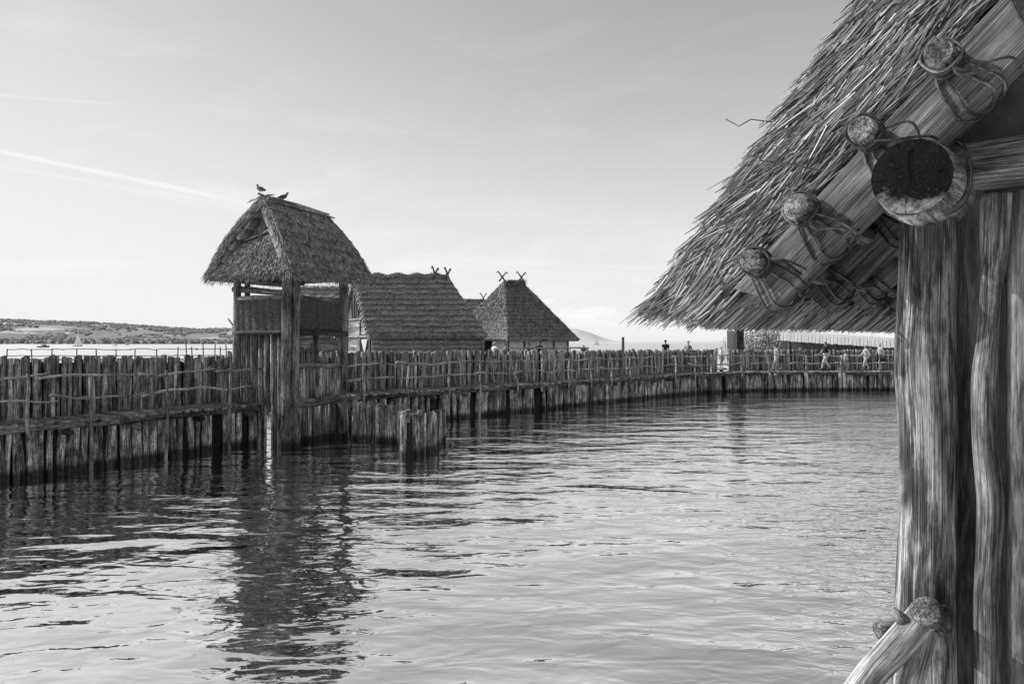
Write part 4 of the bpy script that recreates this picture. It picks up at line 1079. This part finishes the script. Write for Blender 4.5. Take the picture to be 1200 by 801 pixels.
# stalks
m = MB(); ND = 0
ds = (-(hu*.765+Z*.645)).normalized()      # stalk direction on the gable face: down-left, flatter than the slope
for _ in range(15000):      # gable face
    a = rnd()**.9; b = U(-.12, 3.0)
    L_ = U(.06, .28); ang = random.gauss(0, .2)+(.10 if a > .6 else -.06)
    d = (ds+nn*(ang*.9)-hv*U(-.10, .16)).normalized()
    p = front_pt(.10+a*.90, b+.12, U(-.05, .03))-d*L_*.92
    m.stalk(p, d, L_, U(.0018, .0048), w=Vector((b, a, 0)))
for _ in range(5500):      # outer surface butts near the gable
    b = U(-.05, 3.0); v = abs(random.gauss(0, .5)); d = (ds*1.0+nn*U(-.05, .28)+hv*random.gauss(0, .12)).normalized()
    L_ = U(.08, .26); stp = .05*((b*5) % 1.0)
    p = front_pt(.97, b, v-.04)+nn*(stp*1.3-.05)-d*L_*.3; m.stalk(p, d, L_, U(.0025, .006), w=Vector((b, v, 0)))
for _ in range(1500):      # stepped tufts standing off the silhouette
    b = (random.randrange(16)+U(-.12, .12))*.19; v = U(-.06, .2); d = (ds+nn*U(.0, .22)+hv*random.gauss(0, .1)).normalized()
    p = front_pt(1.0, b, v)-d*.1; m.stalk(p, d, U(.12, .22), U(.0025, .005), w=Vector((b, v, 0)))
for _ in range(14000):      # eave: reeds lying down the slope, seen from beneath and edge on
    v = U(-.05, VB) if rnd() < .75 else U(-.05, 1.5); a = U(-.05, 1.0); d = (-(hu*.70+Z*(.62 if a < .5 else .72))+hv*random.gauss(0, .13)).normalized()
    L_ = U(.10, .3); p = front_pt(a, .09+U(-.02, .03), v)-d*L_*.85; m.stalk(p, d, L_, U(.0028, .006), w=Vector((a, v, 3)))
m.build('reed_stalks', M['reed'], tb); m = MB()
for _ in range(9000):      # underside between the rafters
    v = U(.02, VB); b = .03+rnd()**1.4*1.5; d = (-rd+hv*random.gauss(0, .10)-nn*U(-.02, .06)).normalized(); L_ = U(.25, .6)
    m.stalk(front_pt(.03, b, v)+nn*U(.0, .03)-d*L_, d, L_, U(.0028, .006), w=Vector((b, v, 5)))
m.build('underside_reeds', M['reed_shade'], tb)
# loose long tuft at the tip and stray withies
m = MB()
for _ in range(40):
    d = (ds+Z*U(-.05, .22)+hv*random.gauss(0, .04)).normalized(); m.stalk(front_pt(.93, .08, U(-.06, .1)), d, U(.12, .3), .003)
m.build('reed_tuft', M['reed'], tb)
m = MB(); m.tube([px2g(905, 143, -.15), px2g(880, 140, -.2), px2g(866, 148, -.25), px2g(851, 140, -.25)], .003, 5)
m.build('stray_withy', M['withy'], tb); m = MB(); m.tube([px2g(962, 200, -.22), px2g(930, 193, -.24), px2g(890, 188, -.25)], .0045, 5); m.build('stray_withy', M['withy'], tb)
# far slope of the roof (towards the right, outside the picture)
ridgeI = front_pt(0, Lb, 0); m = MB()
RI_ = front_pt(.92, Lb+.05, .03); RB_ = front_pt(.92, Lb+.05, VB)
m.slab(RI_+hu*3.9-Z*3.6, RB_+hu*3.9-Z*3.6, RB_, RI_, .3, 10, 10, .02); m.build('thatch', M['reed_dark'], hut)
# crossed rail logs at the foot of the trunk
cr = thing('crossed_rails', 'bleached forked rail logs lashed at the foot of the trunk post, lower right', 'rail logs', px2g(1085, 720, -.2))
def Q(px, py, v): return px2g(px, py, v)
m = MB(); A = Q(1020, 790, -.45); B = Q(1083, 722, -.20)
m.tube([Q(985, 840, -.62), A, A.lerp(B, .5), B, B+(B-A).normalized()*.03], [.058, .058, .062, .066, .055], 22, True, .08); m.build('rail', M['bleached'], cr, smooth=True)
m = MB(); m.tube([Q(1085, 716, -.30), Q(1086, 716, -.28), Q(1090, 722, -.15), Q(1110, 740, .3)], [.05, .062, .066, .06], 18, True, .06); m.build('round_stub', M['gnarl'], cr, smooth=True)
m = MB(); m.tube([Q(1028, 738, -.05), Q(1031, 738, -.04), Q(1060, 733, .1), Q(1085, 730, .2)], [.030, .042, .045, .045], 14, True, .1); m.build('stub', M['bleached'], cr, smooth=True)
m = MB(); m.tube([Q(1062, 735, -.28), Q(1055, 722, -.3), Q(1047, 712, -.3)], [.034, .022, .008], 9, True, .1); m.build('snag', M['gnarl'], cr, smooth=True)
m = MB(); m.tube([Q(1085, 735, -.22), Q(1075, 765, -.25), Q(1065, 800, -.3), Q(1060, 850, -.3)], [.05, .055, .055, .055], 14, True, .08); m.build('brace', M['bleached'], cr, smooth=True)
m = MB(); m.tube([Q(1110, 712, -.16), Q(1097, 728, -.2), Q(1085, 750, -.24)], [.02, .03, .02], 9, True, .1); m.build('snag', M['gnarl'], cr, smooth=True)

# ------------------------------------------------------------------ boats
def sailboat(label, px, D, L_, mh, grp=None, heel=0):
    P = at(px, D, z=0); root = thing('sailboat', label, 'sailboat', P, grp)
    def hull(m, L_, w, h):
        prof = [(-.5, .55, .8), (-.3, .9, .9), (0, 1, 1), (.3, .7, 1.0), (.5, .05, 1.15)]; base = len(m.v)
        for x, ww, hh in prof:
            for (y, z) in ((-ww*w/2, h*hh), (-ww*w*.3, 0.0), (0, -.1*h), (ww*w*.3, 0.0), (ww*w/2, h*hh)):
                m.v.append(P+Vector((x*L_, y, z))); m.w.append(Vector((x, y, z)))
        for i in range(4):
            for j in range(4):
                a = base+i*5+j; m.f.append((a, a+1, a+6, a+5))
            a = base+i*5; m.f.append((a, a+5, a+9, a+4))
        m.f.append(tuple(base+i for i in range(5)))
        return m
    m = hull(MB(), L_, L_*.3, L_*.1); m.build('hull', M['mid'], root)
    if mh:
        m = MB(); m.log(P+Vector((L_*.05, 0, 0)), P+Vector((L_*.05+.02*mh, 0, mh)), .09, .05, n=6); m.build('mast', M['slab'], root)
        m = MB(); m.poly([P+Vector((L_*.03, 0, mh*.1)), P+Vector((L_*.03, 0, mh*.98)), P+Vector((-L_*.22, .1, mh*.45)), P+Vector((-L_*.45, 0, mh*.11))], .03, Vector((0, 1, 0))); m.build('mainsail', M['white'], root)
        m = MB(); m.poly([P+Vector((L_*.48, 0, mh*.08)), P+Vector((L_*.07, 0, mh*.85)), P+Vector((L_*.07, 0, mh*.12))], .03, Vector((0, 1, 0))); m.build('jib', M['white'], root)
    return root, P
sailboat('white sailboat under full sail on the lake, far left', 91, 760, 9.5, 13.5)
sailboat('tiny white sailboat near the hazy hill, right of the horned hut', 699, 1500, 11, 16)
def motorboat(label, px, D, L_, mat, grp=None, crew=0):
    P = at(px, D, z=0); root = thing('motorboat', label, 'motorboat', P, grp); m = MB()
    prof = [(-.5, .8, .9), (-.2, 1, .95), (.2, .8, 1.05), (.5, .05, 1.3)]; base = 0; w = L_*.32; h = L_*.12
    for x, ww, hh in prof:
        for (y, z) in ((-ww*w/2, h*hh), (-ww*w*.35, -.05), (ww*w*.35, -.05), (ww*w/2, h*hh)): m.v.append(P+Vector((x*L_, y, z))); m.w.append(Vector((x, y, z)))
    for i in range(3):
        for j in range(3): a = i*4+j; m.f.append((a, a+1, a+5, a+4))
        a = i*4; m.f.append((a, a+4, a+7, a+3))
    m.f.append((0, 1, 2, 3)); m.build('hull', mat, root)
    m = MB(); m.box(P+Vector((L_*.08, 0, h*1.5)), Vector((1, 0, 0)), Vector((0, 1, 0)), Z, L_*.13, w*.3, h*.6, .05); m.build('cabin', M['mid'] if mat is M['dark'] else M['slab'], root)
    m = MB(); m.log(P+Vector((-L_*.2, 0, h)), P+Vector((-L_*.2, 0, h*2.8)), L_*.02, L_*.015, n=6); m.build('mast', mat, root)
motorboat('low dark motorboat on the lake, left of the white sailboat', 51, 560, 8.5, M['dark'])
motorboat('small pale motorboat on the lake, right of the white sailboat', 135, 900, 6, M['slab'])
motorboat('tiny grey boat near the far shore, right of the pale motorboat', 149, 1200, 6, M['mid'])

# ------------------------------------------------------------------ water and hills
W_ = MB(); W_.v = [Vector(p) for p in ((-9000, -60, 0), (9000, -60, 0), (9000, 12000, 0), (-9000, 12000, 0))]; W_.w = list(W_.v); W_.f = [(0, 1, 2, 3)]
wt = W_.build('water', M['water']); wt['kind'] = 'structure'
lb = MB(); lb.v = [Vector((v.x, v.y, -1.6)) for v in W_.v]; lb.w = list(lb.v); lb.f = [(0, 1, 2, 3)]
def hill(name, prof, D0, D1, mat, nx=160, ny=14, rough=.06):
    """prof: list of (px, py) of the skyline at depth D1"""
    m = MB()
    for j in range(ny+1):
        t = j/ny; D = D0+(D1-D0)*t
        for i in range(nx+1):
            px = prof[0][0]+(prof[-1][0]-prof[0][0])*i/nx
            for (a, b) in zip(prof, prof[1:]):
                if a[0] <= px <= b[0]: py = a[1]+(b[1]-a[1])*(px-a[0])/(b[0]-a[0]); break
            H1 = (HY-py)/F*D1+CAM_Z; h = H1*(t**1.15)
            h += H1*rough*(math.sin(i*.31+j*.9)+math.sin(i*.13-j*1.7)+U(-.4, .4))*math.sin(PI*t) if j else -1
            m.v.append(Vector(((px-CX)/F*D, D, h))); m.w.append(Vector((i, j, 0)))
    for j in range(ny):
        for i in range(nx): a = j*(nx+1)+i; m.f.append((a, a+1, a+nx+2, a+nx+1))
    o = m.build(name, mat, smooth=True); o['kind'] = 'structure'; return m, o
hm, ho = hill('hills', [(-500, 371), (-200, 370), (0, 373), (30, 374.5), (100, 377), (150, 380), (200, 383), (235, 385.5), (275, 384), (340, 388), (420, 394), (520, 398), (620, 401)], 2700, 4200, M['hill'])
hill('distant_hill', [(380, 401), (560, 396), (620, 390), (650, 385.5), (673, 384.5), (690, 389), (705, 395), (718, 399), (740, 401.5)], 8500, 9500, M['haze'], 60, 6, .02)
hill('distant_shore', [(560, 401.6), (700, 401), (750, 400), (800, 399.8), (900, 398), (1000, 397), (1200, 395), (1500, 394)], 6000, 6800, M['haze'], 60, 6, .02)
# woods on the hillside: clumped crowns, one mass
m = MB(); hv_ = hm.v; nx = 160
def crown(P, r, h):
    base = len(m.v); n = 6
    for (z, q) in ((0, .7), (.35, 1.0), (.7, .75), (1.0, .15)):
        for i in range(n):
            a = 2*PI*i/n+z*2; k = q*r*U(.75, 1.2); m.v.append(P+Vector((math.cos(a)*k, math.sin(a)*k, z*h*U(.9, 1.1)))); m.w.append(P*.01)
    for j in range(3):
        for i in range(n): a = base+j*n+i; b = base+j*n+(i+1) % n; m.f.append((a, b, b+n, a+n))
    m.f.append(tuple(base+3*n+i for i in range(n)))
for _ in range(9000):
    j = U(0, 14); i = U(30, 110); px = -500+1120*i/160
    # wood bands: shore line trees, a broken middle belt and the wooded crest
    c = math.sin(i*1.1+j*1.3)+math.sin(i*.45-j*.8)
    if not (j < 1.6 or j > 9.5 or c > .75): continue
    a = int(j)*(161)+int(i); P = hv_[a].lerp(hv_[min(a+162, len(hv_)-1)], (j % 1)*.5+(i % 1)*.5)
    P = Vector((P.x+U(-15, 15), P.y+U(-30, 30), P.z-2)); s = U(.7, 1.5)
    crown(P, 9*s, (11 if j < 1.6 else 6)*s)
wo = m.build('hillside_woods', M['woods']); tag(wo, 'dense broadleaf woods in belts across the far hillside', 'woods', kind='stuff')

# ------------------------------------------------------------------ camera, sun, sky
cam = bpy.data.cameras.new('camera'); co = bpy.data.objects.new('camera', cam); C.objects.link(co)
cam.sensor_width = 36; cam.lens = 27.0; cam.clip_end = 30000; cam.clip_start = .05
co.location = (0, 0, CAM_Z); co.rotation_euler = (math.radians(90), 0, 0); cam.shift_y = 1.5/1200
SC.camera = co
el, az = math.radians(36), math.radians(11)      # sun from the left, slightly beyond the scene
sd = Vector((-math.cos(az)*math.cos(el), math.sin(az)*math.cos(el), math.sin(el)))
sun = bpy.data.lights.new('sun', 'SUN'); sun.energy = 5.0; sun.angle = math.radians(.5); sun.color = (1, .985, .96)
so = bpy.data.objects.new('sun', sun); C.objects.link(so); so.rotation_euler = (-sd).to_track_quat('-Z', 'Y').to_euler()
w = bpy.data.worlds.new('World'); SC.world = w; w.use_nodes = True; nt = w.node_tree; nt.nodes.clear()
sky = nd(nt, 'ShaderNodeTexSky', sky_type='NISHITA'); sky.sun_disc = False; sky.sun_elevation = el
sky.sun_rotation = math.atan2(sd.x, sd.y); sky.altitude = 400; sky.air_density = 1.0; sky.dust_density = .3; sky.ozone_density = 1.0
bw = nd(nt, 'ShaderNodeRGBToBW'); nt.links.new(sky.outputs[0], bw.inputs[0])
tc = nd(nt, 'ShaderNodeTexCoord'); dv = tc.outputs['Generated']
sp = nt.nodes.new('ShaderNodeSeparateXYZ'); nt.links.new(dv, sp.inputs[0])
def dirpx(px, py): return Vector(((px-CX)/F, 1, (HY-py)/F)).normalized()
def dotn(v):
    n = nt.nodes.new('ShaderNodeVectorMath'); n.operation = 'DOT_PRODUCT'; nt.links.new(dv, n.inputs[0]); n.inputs[1].default_value = v; return n.outputs['Value']
def trail(a, b, width, amt):
    A, B = dirpx(*a), dirpx(*b); n = A.cross(B).normalized(); midd = (A+B).normalized(); c = A.dot(midd)
    d = math_(nt, 'ABSOLUTE', dotn(n)); wob = math_(nt, 'MULTIPLY', noise(nt, dv, 30, 3), width*.8)
    across = math_(nt, 'SUBTRACT', 1.0, math_(nt, 'DIVIDE', d, math_(nt, 'ADD', wob, width)), clamp=True)
    along = math_(nt, 'MULTIPLY', math_(nt, 'SUBTRACT', dotn(midd), c), 1/(1-c)*1.6, clamp=True)
    return math_(nt, 'MULTIPLY', math_(nt, 'MULTIPLY', across, along), amt)
T_ = [trail((-60, 165), (292, 238), .0028, .12), trail((-60, 185), (270, 240), .0025, .05), trail((-80, 106), (160, 124), .0018, .07)]
tot = math_(nt, 'ADD', math_(nt, 'ADD', T_[0], T_[1]), T_[2])
# cirrus veil
ci = noise(nt, mapping(nt, dv, (2, 2, 9), (.3, 0, .2)), 2.2, 5, .6, .8); ci = ramp(nt, ci, [(.52, 0), (.8, .10)])
tot = math_(nt, 'ADD', tot, ci)
# low cumulus over the hazy hill
def cloud(px, py, rx, amt, sc):
    d = dirpx(px, py); x = math_(nt, 'SUBTRACT', math_(nt, 'DIVIDE', sp.outputs[0], sp.outputs[1]), d.x/d.y); z = math_(nt, 'SUBTRACT', math_(nt, 'DIVIDE', sp.outputs[2], sp.outputs[1]), d.z/d.y)
    q = math_(nt, 'ADD', math_(nt, 'POWER', math_(nt, 'DIVIDE', x, rx), 2), math_(nt, 'POWER', math_(nt, 'DIVIDE', z, rx*.32), 2))
    n_ = noise(nt, mapping(nt, dv, (1, 1, 1.7)), sc, 5, .6)
    v = math_(nt, 'SUBTRACT', math_(nt, 'MULTIPLY', n_, 1.9), math_(nt, 'ADD', q, .55)); v = math_(nt, 'MULTIPLY', v, 3.0, clamp=True)
    fy = math_(nt, 'GREATER_THAN', sp.outputs[1], 0.0)
    return math_(nt, 'MULTIPLY', math_(nt, 'MULTIPLY', v, amt), fy)
tot = math_(nt, 'ADD', tot, cloud(636, 353, .028, .12, 45)); tot = math_(nt, 'ADD', tot, cloud(690, 366, .055, .09, 38))
val = math_(nt, 'MULTIPLY', math_(nt, 'POWER', math_(nt, 'MULTIPLY', bw.outputs[0], .12), 1.0), 1.76)
val = math_(nt, 'DIVIDE', math_(nt, 'DIVIDE', val, math_(nt, 'POWER', math_(nt, 'ADD', 1.0, math_(nt, 'POWER', math_(nt, 'DIVIDE', val, .90), 5.0)), .2)), .12)
gain = math_(nt, 'ADD', 1.0, tot)
val = math_(nt, 'MULTIPLY', val, gain)
bg = nd(nt, 'ShaderNodeBackground'); bg.inputs['Strength'].default_value = .12; nt.links.new(val, bg.inputs['Color'])
wo_ = nd(nt, 'ShaderNodeOutputWorld'); nt.links.new(bg.outputs[0], wo_.inputs[0])
SC.view_settings.view_transform = 'Standard'; SC.view_settings.look = 'None'; SC.view_settings.exposure = 0; SC.view_settings.gamma = 1
SC.cycles.max_bounces = 6; SC.cycles.caustics_reflective = True; SC.cycles.blur_glossy = 1.0; SC.cycles.sample_clamp_indirect = 4.0; SC.cycles.caustics_refractive = False
